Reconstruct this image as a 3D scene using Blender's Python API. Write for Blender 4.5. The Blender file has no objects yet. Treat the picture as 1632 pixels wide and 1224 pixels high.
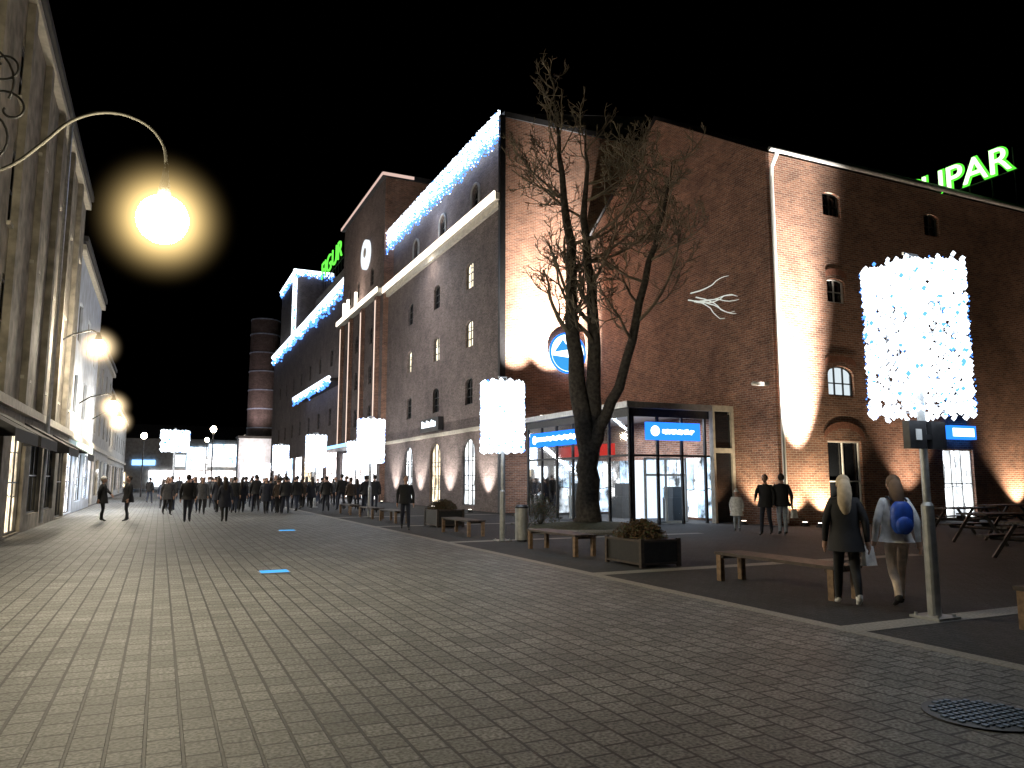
import bpy, math, random
from mathutils import Vector, Matrix
random.seed(11)
R=random.random
def U(a,b): return a+(b-a)*R()
scene=bpy.context.scene
col=scene.collection
scene.view_settings.view_transform='Standard'
scene.view_settings.look='None'
scene.view_settings.exposure=0
# ---------------------------------------------------------------- materials
def newmat(name):
    m=bpy.data.materials.new(name); m.use_nodes=True
    nt=m.node_tree; nt.nodes.clear()
    out=nt.nodes.new('ShaderNodeOutputMaterial')
    return m,nt,out
def L(nt,a,b): nt.links.new(a,b)
def wallcoord(nt):
    g=nt.nodes.new('ShaderNodeNewGeometry'); s=nt.nodes.new('ShaderNodeSeparateXYZ')
    L(nt,g.outputs['Position'],s.inputs[0])
    a=nt.nodes.new('ShaderNodeMath'); a.operation='ADD'
    L(nt,s.outputs[0],a.inputs[0]); L(nt,s.outputs[1],a.inputs[1])
    c=nt.nodes.new('ShaderNodeCombineXYZ')
    L(nt,a.outputs[0],c.inputs[0]); L(nt,s.outputs[2],c.inputs[1])
    return c.outputs[0],g.outputs['Position']
def pr(name,color,rough=.6,var=.35,scale=6.0,metal=0.0,bump=.15,local=False):
    m,nt,out=newmat(name)
    b=nt.nodes.new('ShaderNodeBsdfPrincipled'); L(nt,b.outputs[0],out.inputs[0])
    b.inputs['Roughness'].default_value=rough; b.inputs['Metallic'].default_value=metal
    n=nt.nodes.new('ShaderNodeTexNoise'); n.inputs['Scale'].default_value=scale; n.inputs['Detail'].default_value=6
    if local:
        t=nt.nodes.new('ShaderNodeTexCoord'); L(nt,t.outputs['Object'],n.inputs['Vector'])
    else:
        g=nt.nodes.new('ShaderNodeNewGeometry'); L(nt,g.outputs['Position'],n.inputs['Vector'])
    r=nt.nodes.new('ShaderNodeValToRGB')
    c=color
    r.color_ramp.elements[0].position=.3; r.color_ramp.elements[1].position=.7
    r.color_ramp.elements[0].color=(c[0]*(1-var),c[1]*(1-var),c[2]*(1-var),1)
    r.color_ramp.elements[1].color=(min(1,c[0]*(1+var)),min(1,c[1]*(1+var)),min(1,c[2]*(1+var)),1)
    L(nt,n.outputs[0],r.inputs[0]); L(nt,r.outputs[0],b.inputs['Base Color'])
    if bump:
        bp=nt.nodes.new('ShaderNodeBump'); bp.inputs['Strength'].default_value=bump; bp.inputs['Distance'].default_value=.02
        L(nt,n.outputs[0],bp.inputs['Height']); L(nt,bp.outputs[0],b.inputs['Normal'])
    return m
def em(name,color,strength,sample=False):
    m,nt,out=newmat(name)
    e=nt.nodes.new('ShaderNodeEmission'); e.inputs[0].default_value=(*color,1); e.inputs[1].default_value=strength
    L(nt,e.outputs[0],out.inputs[0])
    if not sample: m.cycles.emission_sampling='NONE'
    return m
def halomat(name,color,k,Rr,power=2.2):  # emissive volume fading outward, imitates the halo round a bulb
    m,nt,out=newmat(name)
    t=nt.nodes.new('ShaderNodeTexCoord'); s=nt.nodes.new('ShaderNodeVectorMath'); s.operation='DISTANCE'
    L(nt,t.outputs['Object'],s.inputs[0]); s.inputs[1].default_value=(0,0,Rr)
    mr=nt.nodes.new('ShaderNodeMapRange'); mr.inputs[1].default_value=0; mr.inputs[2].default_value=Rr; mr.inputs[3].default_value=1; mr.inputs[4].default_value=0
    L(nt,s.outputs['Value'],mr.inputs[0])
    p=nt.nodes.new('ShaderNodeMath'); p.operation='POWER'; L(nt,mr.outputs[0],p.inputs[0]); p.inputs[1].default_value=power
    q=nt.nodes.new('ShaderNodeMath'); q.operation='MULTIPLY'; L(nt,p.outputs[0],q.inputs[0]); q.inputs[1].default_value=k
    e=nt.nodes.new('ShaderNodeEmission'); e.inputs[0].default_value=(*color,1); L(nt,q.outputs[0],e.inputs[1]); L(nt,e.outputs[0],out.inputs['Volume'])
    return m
def brickmat(name,c1,c2,mortar,w=.27,h=.085,ms=.010,rough=.85,ground=False,noise=.4,bumps=.5,offset=.5,grain=.4,gs=45):
    m,nt,out=newmat(name)
    b=nt.nodes.new('ShaderNodeBsdfPrincipled'); L(nt,b.outputs[0],out.inputs[0]); b.inputs['Roughness'].default_value=rough
    br=nt.nodes.new('ShaderNodeTexBrick')
    if ground:
        g=nt.nodes.new('ShaderNodeNewGeometry'); s=nt.nodes.new('ShaderNodeSeparateXYZ'); L(nt,g.outputs['Position'],s.inputs[0])
        cc=nt.nodes.new('ShaderNodeCombineXYZ'); L(nt,s.outputs[1],cc.inputs[0]); L(nt,s.outputs[0],cc.inputs[1])
        vec=cc.outputs[0]; pos=g.outputs['Position']
    else:
        vec,pos=wallcoord(nt)
    L(nt,vec,br.inputs['Vector'])
    br.inputs['Scale'].default_value=1; br.inputs['Brick Width'].default_value=w; br.inputs['Row Height'].default_value=h
    br.inputs['Mortar Size'].default_value=ms; br.inputs['Mortar Smooth'].default_value=.3; br.offset=offset
    br.inputs['Color1'].default_value=(*c1,1); br.inputs['Color2'].default_value=(*c2,1); br.inputs['Mortar'].default_value=(*mortar,1)
    n=nt.nodes.new('ShaderNodeTexNoise'); n.inputs['Scale'].default_value=.9; n.inputs['Detail'].default_value=12; n.inputs['Roughness'].default_value=.75
    L(nt,pos,n.inputs['Vector'])
    mr=nt.nodes.new('ShaderNodeMapRange'); L(nt,n.outputs[0],mr.inputs[0])
    mr.inputs[1].default_value=.3; mr.inputs[2].default_value=.7; mr.inputs[3].default_value=1-noise; mr.inputs[4].default_value=1+noise
    n2=nt.nodes.new('ShaderNodeTexNoise'); n2.inputs['Scale'].default_value=gs; n2.inputs['Detail'].default_value=3; L(nt,pos,n2.inputs['Vector'])
    mr2=nt.nodes.new('ShaderNodeMapRange'); L(nt,n2.outputs[0],mr2.inputs[0])
    mr2.inputs[1].default_value=.35; mr2.inputs[2].default_value=.65; mr2.inputs[3].default_value=1-grain; mr2.inputs[4].default_value=1+grain
    mu=nt.nodes.new('ShaderNodeMath'); mu.operation='MULTIPLY'; L(nt,mr.outputs[0],mu.inputs[0]); L(nt,mr2.outputs[0],mu.inputs[1])
    vm=nt.nodes.new('ShaderNodeVectorMath'); vm.operation='SCALE'; L(nt,br.outputs['Color'],vm.inputs[0]); L(nt,mu.outputs[0],vm.inputs['Scale'])
    L(nt,vm.outputs[0],b.inputs['Base Color'])
    bp=nt.nodes.new('ShaderNodeBump'); bp.invert=True; bp.inputs['Strength'].default_value=bumps; bp.inputs['Distance'].default_value=.012
    L(nt,br.outputs['Fac'],bp.inputs['Height'])
    bp2=nt.nodes.new('ShaderNodeBump'); bp2.inputs['Strength'].default_value=.4; bp2.inputs['Distance'].default_value=.01
    L(nt,n2.outputs[0],bp2.inputs['Height']); L(nt,bp.outputs[0],bp2.inputs['Normal']); L(nt,bp2.outputs[0],b.inputs['Normal'])
    return m
def shopmat(name,c1,c2,strength,w=.8,h=.6,dark=(.05,.05,.05),lo=.12):
    m,nt,out=newmat(name)
    e=nt.nodes.new('ShaderNodeEmission'); L(nt,e.outputs[0],out.inputs[0])
    vec,pos=wallcoord(nt)
    n=nt.nodes.new('ShaderNodeTexNoise'); n.inputs['Scale'].default_value=1.7; n.inputs['Detail'].default_value=5; L(nt,pos,n.inputs['Vector'])
    vs=nt.nodes.new('ShaderNodeVectorMath'); vs.operation='SCALE'; L(nt,n.outputs['Color'],vs.inputs[0]); vs.inputs['Scale'].default_value=.35
    va=nt.nodes.new('ShaderNodeVectorMath'); va.operation='ADD'; L(nt,vec,va.inputs[0]); L(nt,vs.outputs[0],va.inputs[1])
    br=nt.nodes.new('ShaderNodeTexBrick'); L(nt,va.outputs[0],br.inputs['Vector']); br.inputs['Scale'].default_value=1
    br.inputs['Brick Width'].default_value=w; br.inputs['Row Height'].default_value=h; br.inputs['Mortar Size'].default_value=.02; br.offset=.37
    br.inputs['Color1'].default_value=(*c1,1); br.inputs['Color2'].default_value=(*c2,1); br.inputs['Mortar'].default_value=(*dark,1)
    mr=nt.nodes.new('ShaderNodeMapRange'); L(nt,n.outputs[0],mr.inputs[0]); mr.inputs[1].default_value=.36; mr.inputs[2].default_value=.62
    mr.inputs[3].default_value=lo*strength; mr.inputs[4].default_value=strength*1.4
    L(nt,br.outputs['Color'],e.inputs[0]); L(nt,mr.outputs[0],e.inputs[1])
    m.cycles.emission_sampling='NONE'
    return m
def glassmat(name,tint=(.9,.95,1),refl=.12):
    m,nt,out=newmat(name)
    t=nt.nodes.new('ShaderNodeBsdfTransparent'); t.inputs[0].default_value=(*tint,1)
    g=nt.nodes.new('ShaderNodeBsdfGlossy'); g.inputs['Roughness'].default_value=.03
    f=nt.nodes.new('ShaderNodeLayerWeight'); f.inputs[0].default_value=refl
    mx=nt.nodes.new('ShaderNodeMixShader'); L(nt,f.outputs['Fresnel'],mx.inputs[0]); L(nt,t.outputs[0],mx.inputs[1]); L(nt,g.outputs[0],mx.inputs[2]); L(nt,mx.outputs[0],out.inputs[0])
    return m
M={}
M['brick']=brickmat('red_brick',(.29,.135,.085),(.15,.065,.043),(.33,.27,.22),grain=.5)
M['brickd']=brickmat('dark_brick',(.17,.13,.125),(.11,.085,.08),(.15,.13,.12),grain=.55,gs=25)
M['paver']=brickmat('concrete_pavers',(.165,.168,.165),(.105,.107,.105),(.014,.014,.015),w=.25,h=.21,ms=.013,rough=.66,ground=True,noise=.35,bumps=.8,grain=.65,gs=38)
M['plaza']=brickmat('dark_setts',(.030,.030,.034),(.02,.02,.022),(.01,.01,.01),w=.2,h=.1,ms=.008,rough=.85,ground=True,noise=.4,bumps=.8,grain=.6)
M['ground']=pr('asphalt',(.045,.045,.045),.85,.3,20)
M['stripe']=pr('light_granite',(.23,.22,.20),.75,.35,30)
M['plasterY']=pr('ochre_plaster',(.25,.225,.185),.85,.45,2.2)
M['plasterW']=pr('white_plaster',(.45,.50,.60),.85,.2,1.5)
M['plasterG']=pr('grey_plaster',(.34,.33,.31),.85,.25,2)
M['trim']=pr('stone_trim',(.45,.42,.36),.8,.2,5)
M['slate']=pr('slate_roof',(.025,.025,.028),.8,.3,3)
M['zinc']=pr('zinc_metal',(.45,.46,.48),.4,.2,8,metal=.7)
M['dark']=pr('dark_metal',(.025,.025,.028),.45,.3,10,metal=.3)
M['galv']=pr('galvanised_steel',(.42,.43,.43),.42,.25,9,metal=.6,local=True)
M['whiteframe']=pr('white_paint',(.70,.70,.68),.5,.08,5)
M['gutter']=pr('grey_gutter_paint',(.28,.28,.28),.5,.2,5)
M['darkframe']=pr('dark_paint',(.05,.05,.05),.4,.2,5)
M['glassd']=pr('dark_window_glass',(.012,.014,.018),.08,.2,1,bump=0)
M['glass']=glassmat('clear_glass')
M['wood']=pr('weathered_wood',(.19,.12,.07),.65,.45,14,local=True)
M['woodd']=pr('dark_wood',(.05,.036,.028),.6,.4,14,local=True)
M['woodk']=pr('black_stained_wood',(.012,.011,.010),.6,.4,14,local=True)
M['bark']=pr('bark',(.05,.042,.034),.9,.6,9,bump=1.0)
M['twig']=pr('twig_bark',(.17,.14,.10),.85,.6,2,bump=0)
M['iron']=pr('wrought_iron',(.02,.02,.02),.5,.3,10,metal=.5)
M['bulbW']=em('white_bulb',(.80,.90,1),3.8)
M['bulbB']=em('blue_halo_bulb',(.08,.28,1),2.6)  # blue tint on outer bulbs paints the bluish halo of the lights
M['netblue']=em('blue_light_net',(.25,.5,1),1.6)
M['ledWarm']=em('warm_led',(1,.88,.72),3.4)
M['uplitGlow']=em('uplit_pilaster_glow',(1,.76,.62),1.5)  # emission imitating the uplight on the pilasters
M['ledB']=em('blue_led',(.25,.55,1),3.0)
M['cyan']=em('cyan_lamp',(.1,.5,1),1.2)
M['green']=em('green_neon',(.16,1,.08),1.3)
M['greend']=em('pale_green_neon',(.65,1,.5),2.4)
M['lampwarm']=em('sodium_bulb',(1,.87,.60),330,True)
M['lampfar']=em('warm_bulb',(1,.88,.68),420,True)
M['lampfar2']=em('post_globe',(1,.86,.62),90,True)
M['litwin']=shopmat('lit_window',(1,.92,.72),(1,.86,.6),2.0,2.1,1.7,lo=.6)
M['litwarm']=shopmat('lit_warm_interior',(1,.86,.62),(.95,.75,.5),2.4,.6,1.3,lo=.3)
M['litwhite']=shopmat('lit_white_interior',(.85,.92,1),(.85,.88,.85),3.0,.7,1.5,lo=.35)
M['litshop']=shopmat('lit_shop_interior',(1,.96,.9),(.35,.5,.65),2.9,.55,1.4,lo=.08)
M['litshopb']=shopmat('lit_blue_shop_interior',(.35,.65,1),(1,.95,.9),3.6,2.6,1.6,lo=.4)
M['litfar']=shopmat('bright_far_shop',(.75,.88,1),(1,.85,.8),5.5,2.2,2.4,lo=.3)
M['signblue']=em('blue_sign_face',(.02,.20,1),1.9)
M['signwhite']=em('white_sign_face',(.8,.92,1),3.2)
M['signred']=em('red_sign_face',(.8,.03,.02),.8)
M['signgreen']=em('pale_green_sign_face',(.8,1,.85),1.6)
M['soil']=pr('soil_and_grass',(.05,.055,.025),.95,.6,12,bump=.8)
M['leaf']=pr('dry_leaves',(.09,.05,.022),.8,.5,20,bump=0)
M['leafg']=pr('green_leaves',(.045,.06,.022),.8,.5,20,bump=0)
M['tarp']=pr('black_canvas',(.015,.015,.018),.8,.3,4)
# ---------------------------------------------------------------- mesh builder
WO={}
class MB:
    def __init__(s): s.v=[];s.f=[];s.m=[]
    def q(s,pts,mi=0):
        n=len(s.v); s.v+= [tuple(p) for p in pts]; s.f.append(tuple(range(n,n+len(pts)))); s.m.append(mi)
    def box(s,x0,x1,y0,y1,z0,z1,mi=0):
        n=len(s.v)
        s.v+=[(x0,y0,z0),(x1,y0,z0),(x1,y1,z0),(x0,y1,z0),(x0,y0,z1),(x1,y0,z1),(x1,y1,z1),(x0,y1,z1)]
        for f in ((0,3,2,1),(4,5,6,7),(0,1,5,4),(1,2,6,5),(2,3,7,6),(3,0,4,7)):
            s.f.append(tuple(n+i for i in f)); s.m.append(mi)
    def tube(s,pts,rad,n=8,mi=0,cap=True):
        pts=[Vector(p) for p in pts]
        if not hasattr(rad,'__len__'): rad=[rad]*len(pts)
        base=len(s.v); k=len(pts)
        ref=Vector((0,0,1))
        d0=(pts[1]-pts[0]).normalized()
        if abs(d0.z)>.9: ref=Vector((1,0,0))
        u=d0.cross(ref).normalized()
        for i,p in enumerate(pts):
            d=(pts[min(i+1,k-1)]-pts[max(i-1,0)]).normalized()
            u=(u-d*u.dot(d)).normalized(); w=d.cross(u)
            for j in range(n):
                a=2*math.pi*j/n
                s.v.append(tuple(p+(u*math.cos(a)+w*math.sin(a))*rad[i]))
        for i in range(k-1):
            for j in range(n):
                a=base+i*n+j; b=base+i*n+(j+1)%n
                s.f.append((a,b,b+n,a+n)); s.m.append(mi)
        if cap:
            s.f.append(tuple(base+j for j in reversed(range(n)))); s.m.append(mi)
            s.f.append(tuple(base+(k-1)*n+j for j in range(n))); s.m.append(mi)
    def ell(s,c,r,nu=14,nv=9,mi=0,fn=None):
        base=len(s.v)
        for i in range(nv+1):
            t=math.pi*i/nv
            for j in range(nu):
                a=2*math.pi*j/nu
                p=Vector((math.sin(t)*math.cos(a),math.sin(t)*math.sin(a),math.cos(t)))
                if fn: p=fn(p)
                s.v.append((c[0]+p[0]*r[0],c[1]+p[1]*r[1],c[2]+p[2]*r[2]))
        for i in range(nv):
            for j in range(nu):
                a=base+i*nu+j; b=base+i*nu+(j+1)%nu
                s.f.append((a,a+nu,b+nu,b)); s.m.append(mi)
    def octa(s,c,r,mi=0):
        n=len(s.v); x,y,z=c
        s.v+=[(x+r,y,z),(x-r,y,z),(x,y+r,z),(x,y-r,z),(x,y,z+r),(x,y,z-r)]
        for f in ((0,2,4),(2,1,4),(1,3,4),(3,0,4),(2,0,5),(1,2,5),(3,1,5),(0,3,5)):
            s.f.append(tuple(n+i for i in f)); s.m.append(mi)
    def disc(s,c,r,axis,n=28,th=.1,mi=0):
        d={'x':Vector((1,0,0)),'y':Vector((0,1,0)),'z':Vector((0,0,1))}[axis]
        c=Vector(c); s.tube([c-d*th/2,c+d*th/2],r,n,mi)
    def obj(s,name,mats,parent=None,smooth=False):
        if not s.v: s.v=[(0,0,0)]
        xs=[p[0] for p in s.v]; ys=[p[1] for p in s.v]; zs=[p[2] for p in s.v]
        o0=Vector(((min(xs)+max(xs))/2,(min(ys)+max(ys))/2,min(zs)))
        me=bpy.data.meshes.new(name)
        me.from_pydata([(p[0]-o0.x,p[1]-o0.y,p[2]-o0.z) for p in s.v],[],s.f)
        if not isinstance(mats,(list,tuple)): mats=[mats]
        for m in mats: me.materials.append(m)
        me.polygons.foreach_set('material_index',s.m)
        if smooth: me.polygons.foreach_set('use_smooth',[True]*len(s.f))
        me.update()
        ob=bpy.data.objects.new(name,me); col.objects.link(ob)
        place(ob,o0,parent)
        return ob
def place(ob,world,parent=None):
    world=Vector(world)
    if parent is not None:
        ob.parent=parent; ob.location=world-WO[parent.name]
    else: ob.location=world
    WO[ob.name]=world
def tag(ob,label,cat,group=None,kind=None):
    if label: ob['label']=label
    if cat: ob['category']=cat
    if group: ob['group']=group
    if kind: ob['kind']=kind
    return ob
def thing(name,loc,label,cat,group=None):
    e=bpy.data.objects.new(name,None); e.empty_display_size=.3; col.objects.link(e)
    place(e,loc); tag(e,label,cat,group); return e
def structure(mb,name,mat,label):
    o=mb.obj(name,mat); o['kind']='structure'; o['label']=label; o['category']=name.replace('_',' '); return o
def copy_thing(root,loc,rz=None,scale=None):
    def cp(o,par):
        n=o.copy(); col.objects.link(n)
        if par is not None: n.parent=par
        for c in o.children: cp(c,n)
        return n
    n=cp(root,None); n.location=loc
    if rz is not None: n.rotation_euler[2]=rz
    if scale: n.scale=(scale,)*3
    return n
# ---------------------------------------------------------------- wall with openings
def PT(ax,c,s,a,z,d=0):
    return (c+s*d,a,z) if ax=='x' else (a,c+s*d,z)
def abox(mb,ax,c,s,a0,a1,z0,z1,d0,d1,mi=0):
    if ax=='x': mb.box(min(c+s*d0,c+s*d1),max(c+s*d0,c+s*d1),a0,a1,z0,z1,mi)
    else: mb.box(a0,a1,min(c+s*d0,c+s*d1),max(c+s*d0,c+s*d1),z0,z1,mi)
def arcpts(a,w,zs,rise,n=10):
    return [(a-w/2*math.cos(math.pi*i/n), zs+rise*math.sin(math.pi*i/n)) for i in range(n+1)]
def wall(mb,ax,c,s,a0,a1,z0,z1,ops,depth=.28,mi=0):
    As=sorted(set([a0,a1]+[o['a']-o['w']/2 for o in ops]+[o['a']+o['w']/2 for o in ops]))
    Zs=sorted(set([z0,z1]+[o['z'] for o in ops]+[o['z']+o['h'] for o in ops]))
    for i in range(len(As)-1):
        for j in range(len(Zs)-1):
            ca=(As[i]+As[i+1])/2; cz=(Zs[j]+Zs[j+1])/2
            if any(abs(ca-o['a'])<o['w']/2 and o['z']<cz<o['z']+o['h'] for o in ops): continue
            mb.q([PT(ax,c,s,As[i],Zs[j]),PT(ax,c,s,As[i+1],Zs[j]),PT(ax,c,s,As[i+1],Zs[j+1]),PT(ax,c,s,As[i],Zs[j+1])],mi)
    for o in ops:
        l,r,b,t=o['a']-o['w']/2,o['a']+o['w']/2,o['z'],o['z']+o['h']
        for (p,q_) in (((l,b),(l,t)),((r,b),(r,t)),((l,b),(r,b)),((l,t),(r,t))):
            mb.q([PT(ax,c,s,p[0],p[1]),PT(ax,c,s,q_[0],q_[1]),PT(ax,c,s,q_[0],q_[1],-depth),PT(ax,c,s,p[0],p[1],-depth)],mi)
        if o.get('arch'):
            rise=o['arch']; pts=arcpts(o['a'],o['w'],t-rise,rise)
            for i in range(len(pts)-1):
                (p0,p1)=(pts[i],pts[i+1])
                mb.q([PT(ax,c,s,p0[0],p0[1]),PT(ax,c,s,p1[0],p1[1]),PT(ax,c,s,p1[0],t),PT(ax,c,s,p0[0],t)],mi)
                mb.q([PT(ax,c,s,p0[0],p0[1]),PT(ax,c,s,p1[0],p1[1]),PT(ax,c,s,p1[0],p1[1],-depth),PT(ax,c,s,p0[0],p0[1],-depth)],mi)
def window(parent,ax,c,s,o,name='window'):
    mb=MB(); d=-.2; l,r,b,t=o['a']-o['w']/2,o['a']+o['w']/2,o['z'],o['z']+o['h']
    rise=o.get('arch',0)
    poly=[PT(ax,c,s,l,b,d),PT(ax,c,s,r,b,d)]
    if rise:
        for (pa,pz) in reversed(arcpts(o['a'],o['w'],t-rise,rise)): poly.append(PT(ax,c,s,pa,pz,d))
    else: poly+=[PT(ax,c,s,r,t,d),PT(ax,c,s,l,t,d)]
    mb.q(poly)
    w=mb.obj(name,o.get('mat',M['glassd']),parent)
    fb=MB(); f=.055
    nv=o.get('nv',1); nh=o.get('nh',2)
    abox(fb,ax,c,s,l,l+f,b,t-rise,-.17,-.11); abox(fb,ax,c,s,r-f,r,b,t-rise,-.17,-.11)
    abox(fb,ax,c,s,l+f,r-f,b,b+f,-.17,-.11)
    if not rise: abox(fb,ax,c,s,l+f,r-f,t-f,t,-.17,-.11)
    else:
        ap=[PT(ax,c,s,pa,pz,-.14) for pa,pz in arcpts(o['a'],o['w']-f,t-rise,rise-f/2)]
        fb.tube(ap,f*.6,4)
    for i in range(nv):
        x=l+(i+1)*(r-l)/(nv+1); abox(fb,ax,c,s,x-.025,x+.025,b+f,t-f*1.1,-.165,-.115)
    for i in range(nh):
        z=b+(i+1)*(t-rise*.5-b)/(nh+1); abox(fb,ax,c,s,l+f,r-f,z-.022,z+.022,-.16,-.12)
    fb.obj('frame',o.get('fm',M['whiteframe']),w)
    if o.get('sill'):
        sb=MB(); abox(sb,ax,c,s,l-.08,r+.08,b-.1,b-.002,-.1,.09); sb.obj('sill',M['trim'],w)
    return w
def door(parent,ax,c,s,a,z0,w,h,mat,frame):
    mb=MB(); abox(mb,ax,c,s,a-w/2,a+w/2,z0,z0+h,-.2,-.16)
    d=mb.obj('door',mat,parent)
    fb=MB(); f=.08
    for x in (a-w/2,a-f/2,a+w/2-f): abox(fb,ax,c,s,x,x+f,z0,z0+h,-.155,-.09)
    for z in (z0,z0+h*.72,z0+h-f): abox(fb,ax,c,s,a-w/2+f,a+w/2-f,z,z+f,-.15,-.1)
    fb.obj('frame',frame,d)
    hb=MB(); abox(hb,ax,c,s,a-.13,a-.09,z0+.9,z0+1.3,-.1,-.04); hb.obj('handle',M['zinc'],d)
    return d
def light(kind,loc,energy,color,parent=None,target=None,size=.1,spot=60,blend=.6,name='lamp_light',sy=None):
    ld=bpy.data.lights.new(name,kind); ld.energy=energy; ld.color=color
    if kind=='AREA':
        ld.size=size
        if sy: ld.shape='RECTANGLE'; ld.size_y=sy
    else: ld.shadow_soft_size=size
    if kind=='SPOT': ld.spot_size=math.radians(spot); ld.spot_blend=blend
    o=bpy.data.objects.new(name,ld); col.objects.link(o); place(o,loc,parent)
    if target is not None:
        o.rotation_euler=(Vector(target)-Vector(loc)).to_track_quat('-Z','Y').to_euler()
    return o
FL=em('flood_lens',(1,.9,.75),8)
def floodlight(x,y,z,target,energy,color,spot=70,blend=.8):
    e=thing('flood_light',(x,y,z),'small black floodlight aimed up at the brick wall','floodlight','floodlights washing the brick walls')
    b=MB(); b.box(x-.12,x+.12,y-.09,y+.09,z,z+.05); b.tube([(x,y,z+.04),(x,y,z+.14)],.1,12); b.obj('housing',M['dark'],e)
    g=MB(); g.tube([(x,y,z+.141),(x,y,z+.15)],.085,12); g.obj('lens',FL,e)
    light('SPOT',(x,y,z+.2),energy,color,e,target,.05,spot,blend)
# ---------------------------------------------------------------- world + camera
w=bpy.data.worlds.new("World"); scene.world=w; w.use_nodes=True
nt=w.node_tree; bg=nt.nodes['Background']
sky=nt.nodes.new('ShaderNodeTexSky'); sky.sky_type='NISHITA'; sky.sun_disc=False; sky.sun_elevation=math.radians(-8); sky.sun_rotation=math.radians(200)
nt.links.new(sky.outputs[0],bg.inputs[0]); bg.inputs[1].default_value=.01
cd=bpy.data.cameras.new('Camera'); cam=bpy.data.objects.new('Camera',cd); col.objects.link(cam)
cd.sensor_width=36; cd.lens=26.47; cd.clip_end=2000; cd.clip_start=.05
cam.location=(0,0,1.6); cam.rotation_euler=(math.radians(97.27),0,math.radians(-24.88)); scene.camera=cam
# ---------------------------------------------------------------- ground
g=MB(); g.box(-600,600,-200,900,-.3,-.012); structure(g,'ground',M['ground'],'dark asphalt ground spreading under the town')
g=MB(); g.q([(-3.8,-15,0),(6.7,-15,0),(6.7,148,0),(-3.8,148,0)]); structure(g,'street',M['paver'],'pedestrian street of grey brown concrete pavers')
g=MB(); g.q([(6.9,-15,-.004),(60,-15,-.004),(60,148,-.004),(6.9,148,-.004)]); structure(g,'plaza',M['plaza'],'dark sett paving beside the brick building')
g=MB(); g.box(6.7,6.9,-15,148,-.25,.004); structure(g,'kerb',M['stripe'],'flush light granite border along the street')
g=MB()
for y in (6.1,11.4,18.7,26,33): g.q([(6.9,y-.17,.001),(15,y-.17,.001),(15,y+.17,.001),(6.9,y+.17,.001)])
structure(g,'paving_stripes',M['stripe'],'light granite strips crossing the dark paving')
e=thing('manhole_cover',(5.2,3.55,0),'round cast iron manhole cover set in pavers','manhole cover')
b=MB(); b.disc((5.2,3.55,.006),.37,'z',40,.012); b.obj('rim',M['dark'],e)
b=MB()
for i in range(-5,6):
    for j in range(-5,6):
        x,y=i*.06,j*.06
        if x*x+y*y<.31**2: b.box(5.2+x-.018,5.2+x+.018,3.55+y-.018,3.55+y+.018,.012,.022)
b.obj('tread_pattern',pr('cast_iron_blue',(.10,.14,.2),.4,.2,20,metal=.6),e)
for (x,y) in ((1.9,14.0),(3.75,25.1)):
    e=thing('ground_light',(x,y,0),'flat blue glowing light plate set in the pavers','ground light','blue ground lights')
    b=MB(); b.box(x-.26,x+.26,y-.2,y+.2,.002,.012); b.obj('housing',M['zinc'],e)
    b=MB(); b.box(x-.23,x+.23,y-.17,y+.17,.012,.02); b.obj('lens',M['cyan'],e)
# ---------------------------------------------------------------- LEFT BUILDINGS
def ops_grid(As,rows): return [dict(a=a,z=z,w=w_,h=h_,**k) for a in As for (z,w_,h_,k) in rows]
def left_building(name,label,y0,y1,h,mat,xf,rows,shop,step,roofh=1.2):
    e=thing(name,(xf-4,(y0+y1)/2,0),label,'building')
    n=max(1,int((y1-y0)/step)); As=[y0+(i+.5)*(y1-y0)/n for i in range(n)]
    ops=ops_grid(As,rows)
    sh=[]
    for i,a in enumerate(As):
        mt=shop[i%len(shop)]
        sh.append(dict(a=a,z=.5 if i%3 else .05,w=(y1-y0)/n*.72,h=2.5 if i%3 else 2.95,mat=mt,nv=2,nh=1,fm=M['darkframe']))
    b=MB(); wall(b,'x',xf,1,y0,y1,0,h,ops+sh,.3)
    b.q([(xf,y0,0),(xf-9,y0,0),(xf-9,y0,h),(xf,y0,h)]); b.q([(xf,y1,0),(xf-9,y1,0),(xf-9,y1,h),(xf,y1,h)])
    b.q([(xf-9,y0,0),(xf-9,y1,0),(xf-9,y1,h),(xf-9,y0,h)])
    b.obj('wall',mat,e)
    b=MB(); b.box(xf-9,xf+.3,y0-.02,y1+.02,h+.003,h+.25); b.q([(xf+.2,y0,h+.25),(xf+.2,y1,h+.25),(xf-4.5,y1,h+.25+roofh),(xf-4.5,y0,h+.25+roofh)])
    b.q([(xf-9,y0,h+.25),(xf-9,y1,h+.25),(xf-4.5,y1,h+.25+roofh),(xf-4.5,y0,h+.25+roofh)])
    b.obj('roof',M['slate'],e)
    for (p,z0,z1) in ((.18,3.5,3.75),(.22,h-.4,h-.15)):
        b=MB(); b.box(xf+.003,xf+p,y0,y1,z0,z1); b.obj('cornice',M['trim'],e)
    for o in ops+sh: window(e,'x',xf,1,o)
    return e,As
rowsA=[(4.6,1.3,2.1,dict(sill=1,nv=1,nh=1,fm=M['plasterG'])),(8.0,1.3,2.1,dict(sill=1,nv=1,nh=1,fm=M['plasterG'])),(11.3,1.3,1.7,dict(sill=1,nv=1,nh=1,fm=M['plasterG']))]
eA,AsA=left_building('plaster_building','grey ochre plastered town building with rows of windows',2,39,14.5,M['plasterY'],-3.8,rowsA,[M['glassd'],M['glassd'],M['litwarm'],M['glassd']],3.4)
for i in range(0,11):
    y=2.1+i*3.36; b=MB(); b.box(-3.797,-3.62,y-.22,y+.22,3.76,14.08); b.obj('pilaster',M['plasterY'],eA)
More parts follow.
